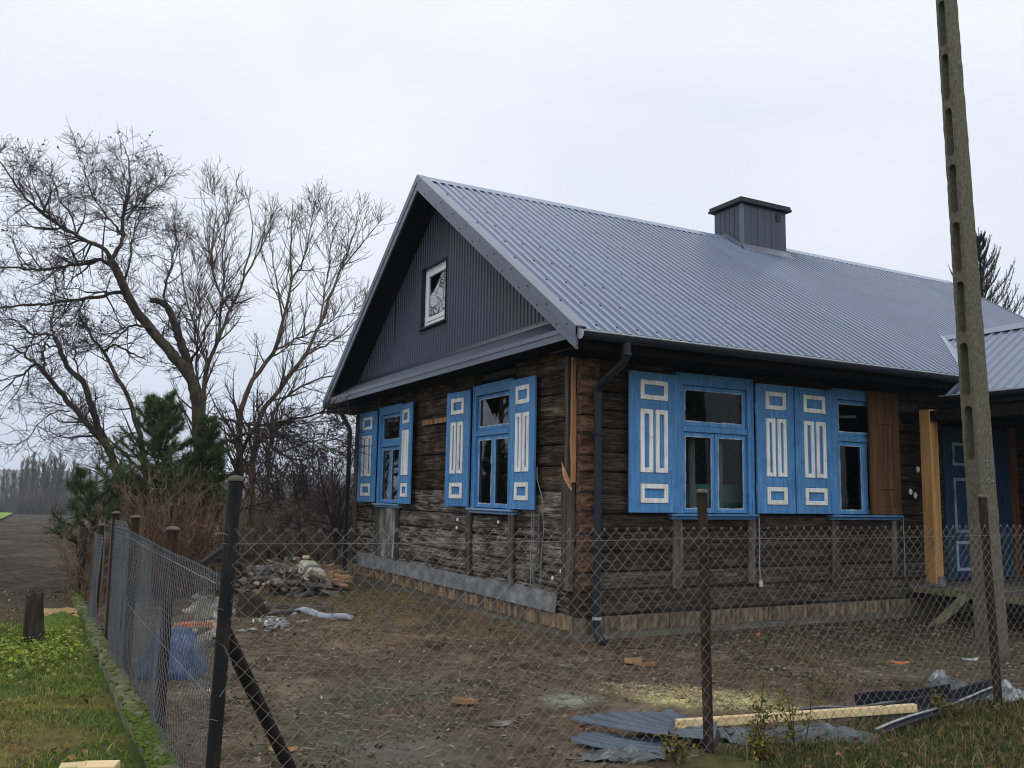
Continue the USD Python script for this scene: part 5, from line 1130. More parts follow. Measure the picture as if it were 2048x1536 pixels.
def spruce(seed=61):
    r = np.random.default_rng(seed); top = atY(1957, 455, 27.0); b = np.array([top[0], top[1], hz(top[0], top[1])]); h = top[2] - b[2]
    t = thing('spruce_tree', 'dark spruce rising behind the roof beside the concrete pole', 'spruce', b)
    obj('trunk', MB().tube(np.array([[0, 0, 0], [0, 0, h * 0.5], [0, 0, h]]), [0.2, 0.1, 0.008], 8), 'bark', t, smooth=True); br = MB(); nd = MB(); tips, dirs = [], []
    z = 1.5
    while z < h - 0.1:
        u = z / h; ln = 0.16 + 4.0 * (1 - u) ** 0.95; m_ = 7
        for a in np.linspace(0, 6.28, m_, endpoint=False) + r.uniform(0, 6):
            l_ = ln * r.uniform(0.75, 1.2); d = unit(np.array([math.cos(a), math.sin(a), 0.15 + 0.5 * u])); Q = [np.array([0, 0, z])]
            for i in range(6): d = unit(d + [0, 0, 0.10 + 0.05 * i * u] + r.normal(0, 0.04, 3)); Q.append(Q[-1] + d * l_ / 6)
            Q = np.array(Q); br.tube(Q, np.linspace(0.016, 0.004, 7), 4, cap=False)
            if z > h * 0.45:
                for i in range(1, 7):
                    tips += list(Q[i - 1] + (Q[i] - Q[i - 1]) * np.linspace(0, 1, 4)[1:, None]); dirs += [d] * 3
                    for sg in (-1, 1):
                        e = unit(np.cross(d, [0, 0, 1]) * sg + d * 0.9 + [0, 0, r.uniform(0, 0.5)]); l2 = 0.32 * l_ * (1 - 0.4 * i / 6) * r.uniform(0.6, 1.2); br.tube(np.array([Q[i], Q[i] + e * l2]), [0.006, 0.003], 3, cap=False)
                        for f in np.linspace(0.15, 1, max(2, int(l2 / 0.09))): tips.append(Q[i] + e * l2 * f); dirs.append(e)
        z += (0.34 if u > 0.6 else 0.3) * r.uniform(0.8, 1.2)
    for f in np.linspace(0.85, 1.0, 14): tips.append(np.array([0, 0, h * f])); dirs.append(np.array([0, 0, 1.0]))
    needles(nd, tips, dirs, 16, 0.055, 0.006, r); obj('branches', br, 'bark', t); obj('needles', nd, 'spruce_needle', t, isl=48)
spruce()

# dry brown shrub under the pines
def stems(name, label, cat, pts, hgt, n, m, seed, spread=0.35, twigs=6, r0=0.007):
    r = np.random.default_rng(seed); b = np.array([pts[0], pts[1], hz(*pts)]); t = thing(name, label, cat, b); st = MB(); tw = MB()
    for k in range(n):
        d = unit(np.array([r.normal(0, 0.28), r.normal(0, 0.28), 1])); P = [np.array([r.normal(0, spread), r.normal(0, spread), -0.03])]; h = hgt * r.uniform(0.55, 1.1)
        for _ in range(6): d = unit(d + r.normal(0, 0.11, 3) + [0, 0, 0.05]); P.append(P[-1] + d * h / 6)
        P = np.array(P); st.tube(P, np.linspace(r0, r0 * 0.5, 7), 4, cap=False)
        for _ in range(twigs):
            i = r.integers(2, 7); e = unit(d + r.normal(0, 0.6, 3)); l2 = h * r.uniform(0.08, 0.25); Q = np.array([P[i], P[i] + e * l2 * 0.6, P[i] + e * l2 + r.normal(0, 0.03, 3)]); tw.tube(Q, r0 * 0.55, 3, cap=False)
            for _ in range(3): e2 = unit(e + r.normal(0, 0.7, 3)); tw.tube(np.array([Q[1], Q[1] + e2 * l2 * 0.4]), r0 * 0.45, 3, cap=False)
    obj('stems', st, m, t); obj('twigs', tw, m, t)
for k, (px, Y, h, lab) in enumerate(((262, 13.6, 1.3, 'dry brown shrub below the small pine, nearest the field'), (312, 13.9, 1.75, 'dry brown shrub with tall upright stems below the bushy pine'), (352, 14.2, 1.6, 'dense dry brown shrub behind the middle fence posts'), (396, 14.4, 1.35, 'dry brown shrub beside the leaning yellow boards'), (225, 13.2, 0.9, 'low dry shrub at the far end of the lane fence'))):
    p = atY(px, 1080, Y); stems('dry_shrub', lab, 'shrub', (p[0], p[1]), h, 70, 'brown_stem', 71 + k)

# far row of trees beyond the field
def far_proto(seed, h):
    T = Tree(seed, n=(16, 7), lens=(h * 0.16, h * 0.08), wig=0.15, up=0.6, minr=0.017, sides=(4, 3, 3), minfrac=0.3)
    P = spline([np.zeros(3), np.array([0.1, 0, h * 0.5]), np.array([T.r.uniform(-.3, .3), 0, h])], 14); R = np.linspace(0.16, 0.04, 14)
    for k in range(6):
        i = T.r.integers(6, 12); a = T.r.uniform(0, 6.28); T.branch(P[i], unit(np.array([math.cos(a), math.sin(a), 1.3])), h * 0.3, 0.08, 0)
    T.sub(P, R, 0); T.sub(P, R, 0); return P, R, T
protos = []
R0 = np.random.default_rng(77)
for k in range(30):
    px = [2, 10, 20, 27, 40, 47, 52, 60, 66, 72, 79, 84, 90, 95, 101, 106, 112, 118, 124, 131, 140, 150, 162, 176, 190, 210, 235, 446, 560, 700][k]; Y = 168 + R0.uniform(-10, 14)
    if px < 30: Y += 16
    p = atY(px, 1000, Y); z = hz(p[0], p[1]); h = 9.9 * R0.uniform(0.84, 1.08) * (1.03 if 40 < px < 130 else 0.92)
    lab = 'slim bare tree in the misty row beyond the ploughed field'
    if k < 4:
        t = thing('far_tree', lab, 'tree', (p[0], p[1], z), group='bare trees beyond the ploughed field'); P, R, T = far_proto(80 + k, h)
        obj('trunk', MB().tube(P, R, 5), 'far_wood', t); obj('crown', T.tw, 'far_wood', t); protos.append((t.GetPath(), h))
    else:
        pp, hh_ = protos[k % 4]; instance(pp, 'far_tree', lab, 'tree', (p[0], p[1], z), R0.uniform(0, 360), h / hh_, group='bare trees beyond the ploughed field')
ug = MB()
for k in range(900):
    px = R0.uniform(-30, 260) if k < 600 else R0.uniform(380, 740); Y = R0.uniform(150, 185) if px > 32 else R0.uniform(180, 192); p = atY(px, 1000, Y); z = hz(p[0], p[1]); hh_ = R0.uniform(2.2, 5.2) * (1.25 if 45 < px < 125 else 0.75)
    for _ in range(7):
        d = unit(np.array([R0.normal(0, 0.4), R0.normal(0, 0.4), 1])); q = np.array([p[0] + R0.normal(0, 0.8), p[1] + R0.normal(0, 0.8), z]); P = [q]
        for _ in range(3): d = unit(d + R0.normal(0, 0.25, 3)); P.append(P[-1] + d * hh_ / 3)
        ug.tube(np.array(P), [0.07, 0.06, 0.05, 0.03], 3, cap=False)
obj('far_undergrowth', ug, 'far_wood', label='misty bare undergrowth along the far edge of the field', category='undergrowth', kind='stuff')

# ------------------------------------------------------------------ small growth, litter and rubbish
RG = np.random.default_rng(101)
def chunk(c, s, r, squash=0.6):
    q = r.normal(size=(14, 3)); q /= np.linalg.norm(q, axis=1, keepdims=True); q *= s * r.uniform(0.7, 1.1, (14, 1)) * [1, r.uniform(0.5, 1), squash]; h = trimesh.convex.convex_hull(q); return np.array(h.vertices) + c, h.faces
def blades(pts, h, w, r, lean=0.5):
    """curved three-point blades as thin triangles strips; one island each"""
    pts = np.asarray(pts); k = len(pts); z = height(pts[:, 0], pts[:, 1]); a = r.uniform(0, 2 * math.pi, k); hh = h * r.uniform(0.45, 1.3, k); ln = lean * r.uniform(0.2, 1.3, k) * hh
    dx, dy = np.cos(a), np.sin(a); px_, py_ = -dy, dx; ww = w * r.uniform(0.7, 1.3, k)
    b = np.column_stack([pts, z - 0.005])
    def at(t, wd): 
        c = b + np.column_stack([dx * ln * t * t, dy * ln * t * t, hh * t * (1 - 0.25 * t)]); o = np.column_stack([px_ * ww * wd, py_ * ww * wd, 0 * ww]); return c - o, c + o
    v = np.stack([*at(0, 1), *at(0.5, 0.8), at(1.0, 0)[0]], 1).reshape(-1, 3)
    f = (np.arange(k) * 5)[:, None, None] + np.array([[0, 1, 3], [0, 3, 2], [2, 3, 4]])[None]
    return MB().add(v, f.reshape(-1, 3))
def flat_leaves(pts, size, r, lift=0.008, tilt=0.5, curl=0.25, aspect=0.6, zadd=0.0):
    pts = np.asarray(pts); k = len(pts); z = height(pts[:, 0], pts[:, 1]) + lift + zadd; s = size * r.uniform(0.5, 1.4, k); a = r.uniform(0, 6.28, k)
    u = np.column_stack([np.cos(a), np.sin(a), r.normal(0, tilt, k)]); u /= np.linalg.norm(u, axis=1, keepdims=True); w = np.column_stack([-np.sin(a), np.cos(a), r.normal(0, tilt, k)]); w /= np.linalg.norm(w, axis=1, keepdims=True)
    n = np.cross(u, w); c = np.column_stack([pts, z]); S = s[:, None]; cu = curl * r.uniform(0.3, 1.4, k)[:, None] * S
    v = np.stack([c - u * S, c + w * S * aspect + n * cu, c + u * S, c - w * S * aspect + n * cu], 1).reshape(-1, 3)
    f = (np.arange(k) * 4)[:, None, None] + np.array([[0, 1, 2], [0, 2, 3]])[None]
    return MB().add(v, f.reshape(-1, 3))
def sticks(pts, L_, w, r, zadd=0.0):
    pts = np.asarray(pts); k = len(pts); z = height(pts[:, 0], pts[:, 1]) + 0.006 + zadd; a = r.uniform(0, 6.28, k); l = L_ * r.uniform(0.3, 1.4, k)
    u = np.column_stack([np.cos(a), np.sin(a), r.normal(0, 0.12, k)]) * l[:, None]; p = np.column_stack([-np.sin(a), np.cos(a), 0 * a]) * (w * r.uniform(0.5, 1.5, k))[:, None]; c = np.column_stack([pts, z]); up = np.array([0, 0, 1.0]) * (w * 1.2)
    v = np.stack([c - u - p, c - u + p, c - u + up, c + u - p, c + u + p, c + u + up], 1).reshape(-1, 3)
    f = (np.arange(k) * 6)[:, None, None] + np.array([[0, 2, 5], [0, 5, 3], [2, 1, 4], [2, 4, 5], [0, 1, 2], [3, 5, 4]])[None]
    return MB().add(v, f.reshape(-1, 3))
def scatter(n, x0, x1, y0, y1, keep):
    p = np.column_stack([RG.uniform(x0, x1, n), RG.uniform(y0, y1, n)]); w = keep(p[:, 0], p[:, 1]); return p[RG.random(n) < w]
def in_house(x, y):
    lx, ly = (x - C0[0]) * UX[0] + (y - C0[1]) * UX[1], (x - C0[0]) * UY[0] + (y - C0[1]) * UY[1]; return (lx > -0.05) & (lx < 12.2) & (ly > -0.05) & (ly < 8.3)
def loc(x, y): return (x - C0[0]) * UX[0] + (y - C0[1]) * UX[1], (x - C0[0]) * UY[0] + (y - C0[1]) * UY[1]
yard = lambda x, y: ((side_left(x, y) < 0) & (side_front(x, y) < 0.05) & ~in_house(x, y)).astype(float)

# lane verge on the left
k1 = lambda x, y: sm(0.12, 0.25, side_left(x, y)) * (1 - sm(9.6, 10.4, y)) * sm(0.25, 0.5, fb(x, y, 2.0, 51))
obj('grass', blades(scatter(90000, -8, -1.6, 4.4, 10.2, lambda x, y: k1(x, y) * (0.55 + 0.45 * (y > 6.5))), 0.06, 0.0036, RG, 0.9), 'grass_green', isl=5, label='short damp green grass on the lane verge', category='grass', kind='stuff')
obj('dry_grass', blades(scatter(30000, -7, -1.6, 4.4, 11.5, lambda x, y: sm(0.1, 0.2, side_left(x, y)) * sm(0.42, 0.6, fb(x, y, 1.6, 55)) * (0.3 + 0.7 * (y < 7.2))), 0.06, 0.003, RG, 1.4), 'grass_dry', isl=5, label='yellowed flattened grass mixed into the lane verge', category='grass', kind='stuff')
nt = scatter(8000, -8, -2.8, 7.6, 10.0, lambda x, y: sm(0.12, 0.3, side_left(x, y)) * sm(0.44, 0.56, fb(x, y, 1.3, 57)) * sm(7.6, 8.4, y))
nm_ = MB()
for q in range(3): nm_.add(*flat_leaves(nt + RG.normal(0, 0.03, nt.shape), 0.021, RG, 0.012, 0.45, 0.2, 0.62, zadd=0.015 + 0.028 * q).arr())
obj('nettles', nm_, 'nettle', label='low bright green nettle leaves around the rotten post', category='weeds', kind='stuff')
obj('fallen_leaves', flat_leaves(scatter(9000, -9, -1.6, 4.4, 14, lambda x, y: sm(0.08, 0.2, side_left(x, y)) * (0.25 + 0.75 * sm(0.48, 0.62, fb(x, y, 1.7, 61))) * (0.35 + 0.65 * ((y > 9.6) | (y < 7.0)))), 0.026, RG, 0.03, 0.5, 0.35), 'dead_leaf', label='brown and yellow fallen leaves over the lane verge', category='leaves', kind='stuff')
# verge in front of the fence, lower right
kf = lambda x, y: sm(-0.28, 0.1, side_front(x, y) + 0.25 * (fb(x, y, 2.5, 63) - 0.5)) * sm(1.35, 1.9, x + 0.3 * (fb(x, y, 3, 64) - 0.5)) * (1 - sm(0.9, 1.6, side_front(x, y)) * 0.3)
obj('grass', blades(scatter(62000, 1.2, 6.5, 4.6, 8.6, kf), 0.075, 0.0034, RG, 0.8), 'grass_dark', isl=5, label='dark rank grass along the outside of the front fence', category='grass', kind='stuff')
obj('dry_grass', blades(scatter(9000, 1.0, 6.5, 4.6, 8.6, kf), 0.16, 0.0024, RG, 1.0), 'grass_dry', isl=5, label='long dry stalks in the rank grass by the front fence', category='grass', kind='stuff')
obj('fallen_leaves', flat_leaves(scatter(2600, 1.3, 6.5, 4.6, 8.4, kf), 0.021, RG, 0.04, 0.6, 0.5, 0.75), 'dead_leaf', label='orange and brown fallen leaves in the grass at the front fence', category='leaves', kind='stuff')
# yard: litter, straw, chips, tufts
lit = lambda x, y: yard(x, y) * (0.25 + 0.75 * sm(0.4, 0.6, fb(x, y, 1.9, 67)))
obj('litter', sticks(scatter(46000, -6, 7, 4.6, 19, lit), 0.035, 0.0032, RG), 'litter', isl=6, label='trodden straw, twigs and bark bits over the yard soil', category='litter', kind='stuff')
obj('twigs', sticks(scatter(3800, -6, 7, 4.6, 17, lit), 0.085, 0.0036, RG), 'litter', isl=6, label='longer broken twigs and straws strewn over the yard', category='twigs', kind='stuff')
obj('soil_clods', flat_leaves(scatter(40000, -6, 7, 4.6, 19, lambda x, y: yard(x, y) * sm(0.35, 0.6, fb(x, y, 2.7, 69))), 0.017, RG, 0.004, 0.7, 0.6, 0.8), 'litter', label='small soil clods and crumbs on the trodden yard', category='soil', kind='stuff')
obj('wood_chips', flat_leaves(scatter(2600, -6, 7, 5.0, 17.5, lambda x, y: yard(x, y) * (0.12 + 0.5 * sm(0.5, 0.7, fb(x, y, 1.1, 71)) + 0.5 * np.exp(-((x + 2.6) ** 2 + (y - 11.6) ** 2) / 1.2))), 0.02, RG, 0.01, 0.4, 0.2, 0.45), 'chips', label='pale wood chips and plaster crumbs scattered over the yard', category='chips', kind='stuff')
def kr(x, y): lx, ly = loc(x, y); return yard(x, y) * sm(0.6, 1.8, lx) * sm(-2.6, -1.1, ly) 
obj('fallen_leaves', flat_leaves(scatter(9000, 0.5, 9, 8.6, 15, lambda x, y: kr(x, y) * (0.3 + 0.5 * sm(0.4, 0.6, fb(x, y, 1.7, 73)))), 0.026, RG, 0.012, 0.5, 0.35), 'litter', label='dark leaf litter below the long log wall', category='leaves', kind='stuff')
obj('bright_leaves', flat_leaves(scatter(2600, 0.5, 9, 7.5, 15, kr), 0.03, RG, 0.02, 0.5, 0.35), 'dead_leaf', label='brown and orange leaves below the long log wall', category='leaves', kind='stuff')
def kg(x, y):
    lx, ly = loc(x, y); return yard(x, y) * sm(-3.8, -0.8, lx) * (1 - sm(-0.42, -0.2, lx)) * sm(-0.2, 1.2, ly) * (1 - sm(8.3, 10.5, ly)) * sm(0.38, 0.56, fb(x, y, 1.4, 75))
obj('dry_grass', blades(scatter(42000, -7, 2, 9.5, 19, kg), 0.06, 0.0042, RG, 1.3), 'grass_dry', isl=5, label='tawny dry grass along the foot of the gable', category='grass', kind='stuff')
def kt_(x, y):
    lx, ly = loc(x, y); return yard(x, y) * np.clip(np.exp(-(((lx + 1.1) / 0.8) ** 2 + ((ly - 7.4) / 1.5) ** 2)) + 0.9 * np.exp(-(((lx + 0.25) / 0.16) ** 2 + ((ly - 1.1) / 0.2) ** 2)) + 0.8 * np.exp(-(((x + 0.95) / 0.5) ** 2 + ((y - 6.8) / 1.1) ** 2)) * sm(0.42, 0.6, fb(x, y, 2.2, 77)) + 0.6 * np.exp(-(((x + 1.2) / 0.35) ** 2 + ((y - 5.3) / 0.8) ** 2)), 0, 1)
obj('grass', blades(scatter(26000, -4.5, 2, 4.6, 19, kt_), 0.05, 0.0036, RG, 1.0), 'grass_dark', isl=5, label='patches of short green grass inside the yard', category='grass', kind='stuff')
ky = lambda x, y: yard(x, y) * sm(0.5, 0.72, fb(x, y, 0.9, 79)) * 0.6
obj('dry_grass', blades(scatter(26000, -4, 6, 4.8, 13, ky), 0.035, 0.003, RG, 1.6), 'grass_dry', isl=5, label='thin worn grass across the middle of the yard', category='grass', kind='stuff')
sw = np.vstack([gpt(px, py)[:2] + RG.normal(0, 1, (n, 2)) * [rx, ry] for px, py, rx, ry, n in ((1385, 1400, 0.25, 0.16, 1500), (1500, 1424, 0.30, 0.07, 600), (1300, 1388, 0.3, 0.14, 500))])
obj('sawdust', flat_leaves(sw, 0.011, RG, 0.012, 0.5, 0.3, 0.6), 'sawdust', label='pale yellow sawdust spilled on the soil behind the middle fence post', category='sawdust', kind='stuff')
cl = MB()
for p in scatter(1500, -5, 6, 4.8, 15, lambda x, y: yard(x, y) * (0.15 + 0.85 * sm(0.45, 0.62, fb(x, y, 1.3, 87)))):
    v, f = chunk(np.array([p[0], p[1], hz(p[0], p[1])]), RG.choice([0.012, 0.02, 0.034], p=[.55, .33, .12]) * RG.uniform(0.7, 1.3), RG, 0.6); cl.add(v, f)
obj('clods', cl, 'earth_clod', label='earth clods and small stones lying on the yard soil', category='clods', kind='stuff')
# weeds at the foot of the front fence
def weed(px, py, h, seed, label, n=4):
    r = np.random.default_rng(seed); p = gpt(px, py); b = np.array([p[0], p[1], hz(p[0], p[1])]); t = thing('dry_weed', label, 'weed', b); st, lv = MB(), MB()
    for k in range(n):
        d = unit(np.array([r.normal(0, 0.22), r.normal(0, 0.22), 1])); Q = [np.array([r.normal(0, 0.02), r.normal(0, 0.02), -0.02])]
        for _ in range(7): d = unit(d + r.normal(0, 0.07, 3) + [0, 0, 0.05]); Q.append(Q[-1] + d * h * (0.6 + 0.4 * (k == 0)) / 7)
        Q = np.array(Q); st.tube(Q, np.linspace(0.004, 0.0022, 8), 5, cap=False)
        for i in range(2, 8):
            for _ in range(3):
                e = unit(np.array([r.normal(), r.normal(), 0.5])); q2 = Q[i] + e * r.uniform(0.03, 0.09); st.tube(np.array([Q[i], q2]), 0.0016, 3, cap=False)
                for _ in range(3):
                    s_ = r.uniform(0.008, 0.02); c = q2 + r.normal(0, 0.012, 3); u = unit(r.normal(size=3)); w = unit(np.cross(u, r.normal(size=3))); lv.add([c - u * s_, c + w * s_ * 0.5, c + u * s_, c - w * s_ * 0.5], [[0, 1, 2], [0, 2, 3]])
    obj('stem', st, 'dark_timber', t); obj('leaves', lv, 'weed_leaf', t, kind='stuff')
weed(1516, 1512, 0.50, 81, 'dark dry weed stalk right of the middle fence post')
weed(1596, 1506, 0.56, 82, 'taller dark dry weed stalk in front of the grey plastic film')
weed(1520, 1530, 0.2, 83, 'low yellow-leaved weed at the foot of the dry stalks', 6)
weed(1350, 1534, 0.22, 86, 'low weed below the ribbed metal offcuts', 4)
weed(1900, 1440, 0.22, 84, 'small yellow-green weed beside the right fence post', 5)
weed(1663, 1396, 0.18, 85, 'thin weed before the dark metal trim', 2)

# rotten post, moss mound and sand at the edge of the lane
p = gpt(66, 1288); z0 = hz(p[0], p[1]); stp = thing('rotten_post', 'rotten grey wooden stump standing in the nettles', 'stump', (p[0], p[1], z0)); n_ = 22; zz = np.linspace(-0.05, 0.49, 12); A_ = np.linspace(0, 2 * math.pi, n_ + 1)
P = np.zeros((12, n_ + 1, 3)); rr_ = 0.098 + 0.030 * (meshkit.fbm(np.stack([np.cos(A_) * 3.2, np.sin(A_) * 3.2, A_ * 0], -1), 4, 5) - 0.5) * 2; rr_[-1] = rr_[0]
for i, z in enumerate(zz):
    zi = z if i < 11 else z; P[i] = np.column_stack([rr_ * np.cos(A_) * (1.05 - 0.25 * i / 11) - 0.03 * i / 11, rr_ * np.sin(A_) * (1.05 - 0.25 * i / 11), 0 * A_ + zi])
P[-1, :, 2] += (meshkit.noise(np.stack([np.cos(A_) * 2.5, np.sin(A_) * 2.5, A_ * 0 + 3], -1), 4) - 0.45) * 0.16; P[-1, -1] = P[-1, 0]; P[-2, :, 2] -= 0.03
body = MB().grid(P); c_ = P[-1].mean(0) - [0, 0, 0.06]; body.add(np.vstack([P[-1], [c_]]), [[i, i + 1, n_ + 1] for i in range(n_)])
obj('trunk', body, 'dark_timber', stp)
def mound(name, px, py, rx, ry, h, m, label, cat, seed, kind=None, rough=0.25, yaw=0.0):
    p = gpt(px, py); n = 26; a = np.linspace(0, 2 * math.pi, n + 1); rr = np.linspace(0, 1, 9); R_, A2 = np.meshgrid(rr, a, indexing='ij'); x = R_ * np.cos(A2) * rx; y = R_ * np.sin(A2) * ry
    x, y = x * math.cos(yaw) - y * math.sin(yaw), x * math.sin(yaw) + y * math.cos(yaw)
    z = h * (1 - R_ ** 2) * (1 + rough * 2 * (meshkit.fbm(np.stack([x * 9, y * 9, 0 * x + seed], -1), 3, seed) - 0.5)) - 0.03 * R_ + height(p[0] + x, p[1] + y) + 0.004
    return obj(name, MB().grid(np.stack([p[0] + x, p[1] + y, z], -1)), m, smooth=True, label=label, category=cat, kind=kind)
mound('moss_mound', 112, 1262, 0.36, 0.42, 0.13, 'moss', 'dark green moss mound beside the rotten stump', 'moss', 1)
mound('sand_patch', 128, 1238, 0.42, 0.75, 0.05, 'sand', 'patch of orange sand behind the moss mound', 'sand', 2)
# behind the lane fence
p = gpt(344, 1356); n = 30; P = np.zeros((9, n + 1, 3)); a = np.linspace(0, 2 * math.pi, n + 1)
for i, (zz_, sc_) in enumerate(((0, 1.0), (0.04, 1.05), (0.12, 1.02), (0.22, 0.9), (0.30, 0.76), (0.36, 0.6), (0.40, 0.42), (0.42, 0.2), (0.425, 0.0))):
    w = 1 + 0.45 * (meshkit.fbm(np.stack([np.cos(a) * 3.4, np.sin(a) * 3.4, 0 * a + zz_ * 9], -1), 4, 9) - 0.5) * 2; P[i] = np.column_stack([p[0] + 0.25 * sc_ * w * np.cos(a), p[1] + 0.26 * sc_ * w * np.sin(a), 0 * a + zz_ + 0.02 * w]); P[i, -1] = P[i, 0]
obj('blue_bag', MB().grid(P), 'blue_tarp', smooth=60, label='crumpled blue plastic rubbish bag behind the lane fence', category='bag')
for k, (dx, dy, dz, rz) in enumerate(((0, 0, 0, 5), (0.02, 0.03, 0.035, 12), (-0.05, 0.12, 0.0, 40), (0.16, 0.05, 0.0, -20))):
    p = gpt(383, 1262); x, y = p[0] + dx, p[1] + dy; c, s = math.cos(math.radians(rz)), math.sin(math.radians(rz))
    obj('roof_tile', MB().obox((x, y, hz(x, y) + 0.03 + dz), (c, s, 0), (-s, c, 0), (0, 0, 1), 0.17, 0.11, 0.014, 0.004), 'orange_tile', label=['lowest orange clay tile behind the blue bag', 'orange clay tile lying on the lowest one', 'orange clay tile turned askew at the back of the pile', 'orange clay tile lying apart to the right'][k], category='tile')
mound('sack_pile', 412, 1178, 0.34, 0.4, 0.36, 'sack', 'bulging cream sack behind the corner post', 'sack', 4, rough=0.5)
mound('stone_heap', 418, 1222, 0.4, 0.4, 0.16, 'rubble', 'low heap of grey stones behind the corner post', 'stones', 5, rough=0.8)
stn = MB()
for k in range(70):
    p = gpt(RG.uniform(385, 452), RG.uniform(1190, 1300)); v, f = chunk(np.array([p[0], p[1], hz(p[0], p[1]) + 0.03]), RG.uniform(0.04, 0.11), RG); stn.add(v, f)
obj('stones', stn, 'rubble', label='grey stones and broken mortar strewn behind the blue bag', category='stones', kind='stuff')
# leaning yellow boards and poles by the shrubs
for k, (pxa, pxb, yt, lab) in enumerate(((421, 427, 1048, 'left of two yellow boards leaning by the brown shrub'), (430, 433, 1052, 'right of two yellow boards leaning by the brown shrub'))):
    a_ = atY(pxa, 1112, 15.6); b_ = atY(pxb, yt, 15.9); a_[2] = hz(a_[0], a_[1]); obj('leaning_board', MB().beam(a_, b_, 0.06, 0.025, up=(0, 1, 0), ch=0.006), 'fresh_board', label=lab, category='board')
for k, (pxa, pxb, yt, lab) in enumerate(((376, 386, 1040, 'leftmost thin brown pole leaning by the shrubs'), (400, 392, 1062, 'thin brown pole leaning to the left'), (412, 417, 1000, 'tall thin brown pole behind the yellow boards'), (444, 436, 1070, 'short brown pole right of the yellow boards'))):
    a_ = atY(pxa, 1115, 15.4); b_ = atY(pxb, yt, 15.7); a_[2] = hz(a_[0], a_[1]); obj('leaning_pole', MB().tube([a_, (a_ + b_) / 2 + [0.02, 0, 0], b_], 0.02, 6), 'brown_stem', label=lab, category='pole')
a_, b_ = atY(402, 1128, 12.5), atY(470, 1080, 13.5); obj('dark_beam', MB().beam(a_, b_, 0.07, 0.07), 'tar_felt', label='sloping black beam behind the corner post', category='beam')
a_, b_ = atY(425, 1122, 13.2), atY(500, 1112, 14.2); obj('dark_beam', MB().beam(a_, b_, 0.09, 0.06), 'dark_timber', label='level dark beam below the sloping one', category='beam')

# rubbish heap in the back of the yard
hp2 = MB()
hp = {'rubble': MB(), 'grey_timber': MB(), 'dark_timber': MB(), 'galvanised': MB()}
for k in range(60):
    px, py = RG.uniform(455, 700), RG.uniform(1135, 1200); p = gpt(px, py); d = unit(np.array([RG.normal(), RG.normal() * 0.6, RG.normal() * 0.2])); c = np.array([p[0], p[1], hz(p[0], p[1]) + RG.uniform(0.04, 0.34) * max(0, 1 - ((px - 570) / 130) ** 2)]); l = RG.uniform(0.08, 0.3); hp2.beam(c - d * l, c + d * l, RG.uniform(0.03, 0.09), 0.025)
for k in range(420):
    px, py = RG.uniform(455, 668), RG.uniform(1122, 1196); p = gpt(px, py); u = (px - 560) / 110; v_ = (p[1] - 15.2) / 1.6; hgt = max(0.0, 0.42 * (1 - 0.8 * u * u) * (1 - 0.7 * v_ * v_)) * RG.random() ** 0.7
    key = RG.choice(['rubble', 'rubble', 'grey_timber', 'grey_timber', 'dark_timber', 'galvanised'], p=[.27, .22, .20, .13, .12, .06]); c = np.array([p[0], p[1], hz(p[0], p[1]) + hgt])
    if key in ('rubble', 'galvanised'): v, f = chunk(c, RG.uniform(0.04, 0.13), RG, 0.7); hp[key].add(v, f)
    else:
        d = unit(np.array([RG.normal(), RG.normal() * 0.6, RG.normal() * 0.25])); l = RG.uniform(0.1, 0.38); hp[key].beam(c - d * l, c + d * l, RG.uniform(0.03, 0.12), RG.uniform(0.02, 0.05))
hb = thing('rubbish_heap', 'long low heap of broken timber, rubble and scrap left of the gable', 'heap', (0, 0, 0), kind='stuff')
hp['split_wood'] = hp2
for k, m in hp.items(): obj({'split_wood': 'broken_laths', 'rubble': 'rubble', 'grey_timber': 'broken_boards', 'dark_timber': 'rotten_timber', 'galvanised': 'scrap'}[k], m, k, hb, kind='stuff')
a_ = atY(606, 1128, 15.3); b_ = atY(640, 1160, 15.0); d = unit(b_ - a_); up = unit(np.cross(d, [0.2, 1, 0.1])); sd = np.cross(d, up)
tb = thing('tub', 'cream enamel tub tipped on the rubbish heap', 'tub', (0, 0, 0)); obj('body', MB().obox((a_ + b_) / 2, d, sd, up, 0.23, 0.17, 0.12, 0.05), 'cream_enamel', tb, smooth=30); obj('band', MB().obox((a_ + b_) / 2 + d * 0.02, d, sd, up, 0.012, 0.174, 0.124, 0.05), 'galvanised', tb)
for k in range(14):
    px, py = [(655, 1152), (664, 1160), (672, 1150), (680, 1158), (688, 1152), (660, 1168), (676, 1166), (690, 1163), (668, 1143), (684, 1144), (652, 1164), (696, 1158), (646, 1172), (686, 1170)][k]
    p = atY(px, py, 15.6 - (py - 1150) * 0.03); p[2] = max(p[2], hz(p[0], p[1]) + 0.03); d = unit(np.array([RG.normal(), RG.normal() * 0.5, RG.normal() * 0.2])); l = RG.uniform(0.08, 0.16)
    obj('firewood', MB().beam(p - d * l, p + d * l, RG.uniform(0.05, 0.09), RG.uniform(0.035, 0.07), ch=0.008), 'split_wood', label='split orange firewood piece at the right end of the rubbish heap', category='firewood', group='split firewood by the house corner')
for k, (px, py, c_) in enumerate(((533 + 60, 1117, 'small yellow wood block on top of the heap, left of the pair'), (612, 1114, 'small yellow wood block on top of the heap, right of the pair'))):
    p = atY(px, py, 16.3); obj('wood_block', MB().obox(p, (1, 0.1, 0), (-0.1, 1, 0), (0, 0, 1), 0.06, 0.05, 0.025, 0.005), 'fresh_board', label=c_, category='block')
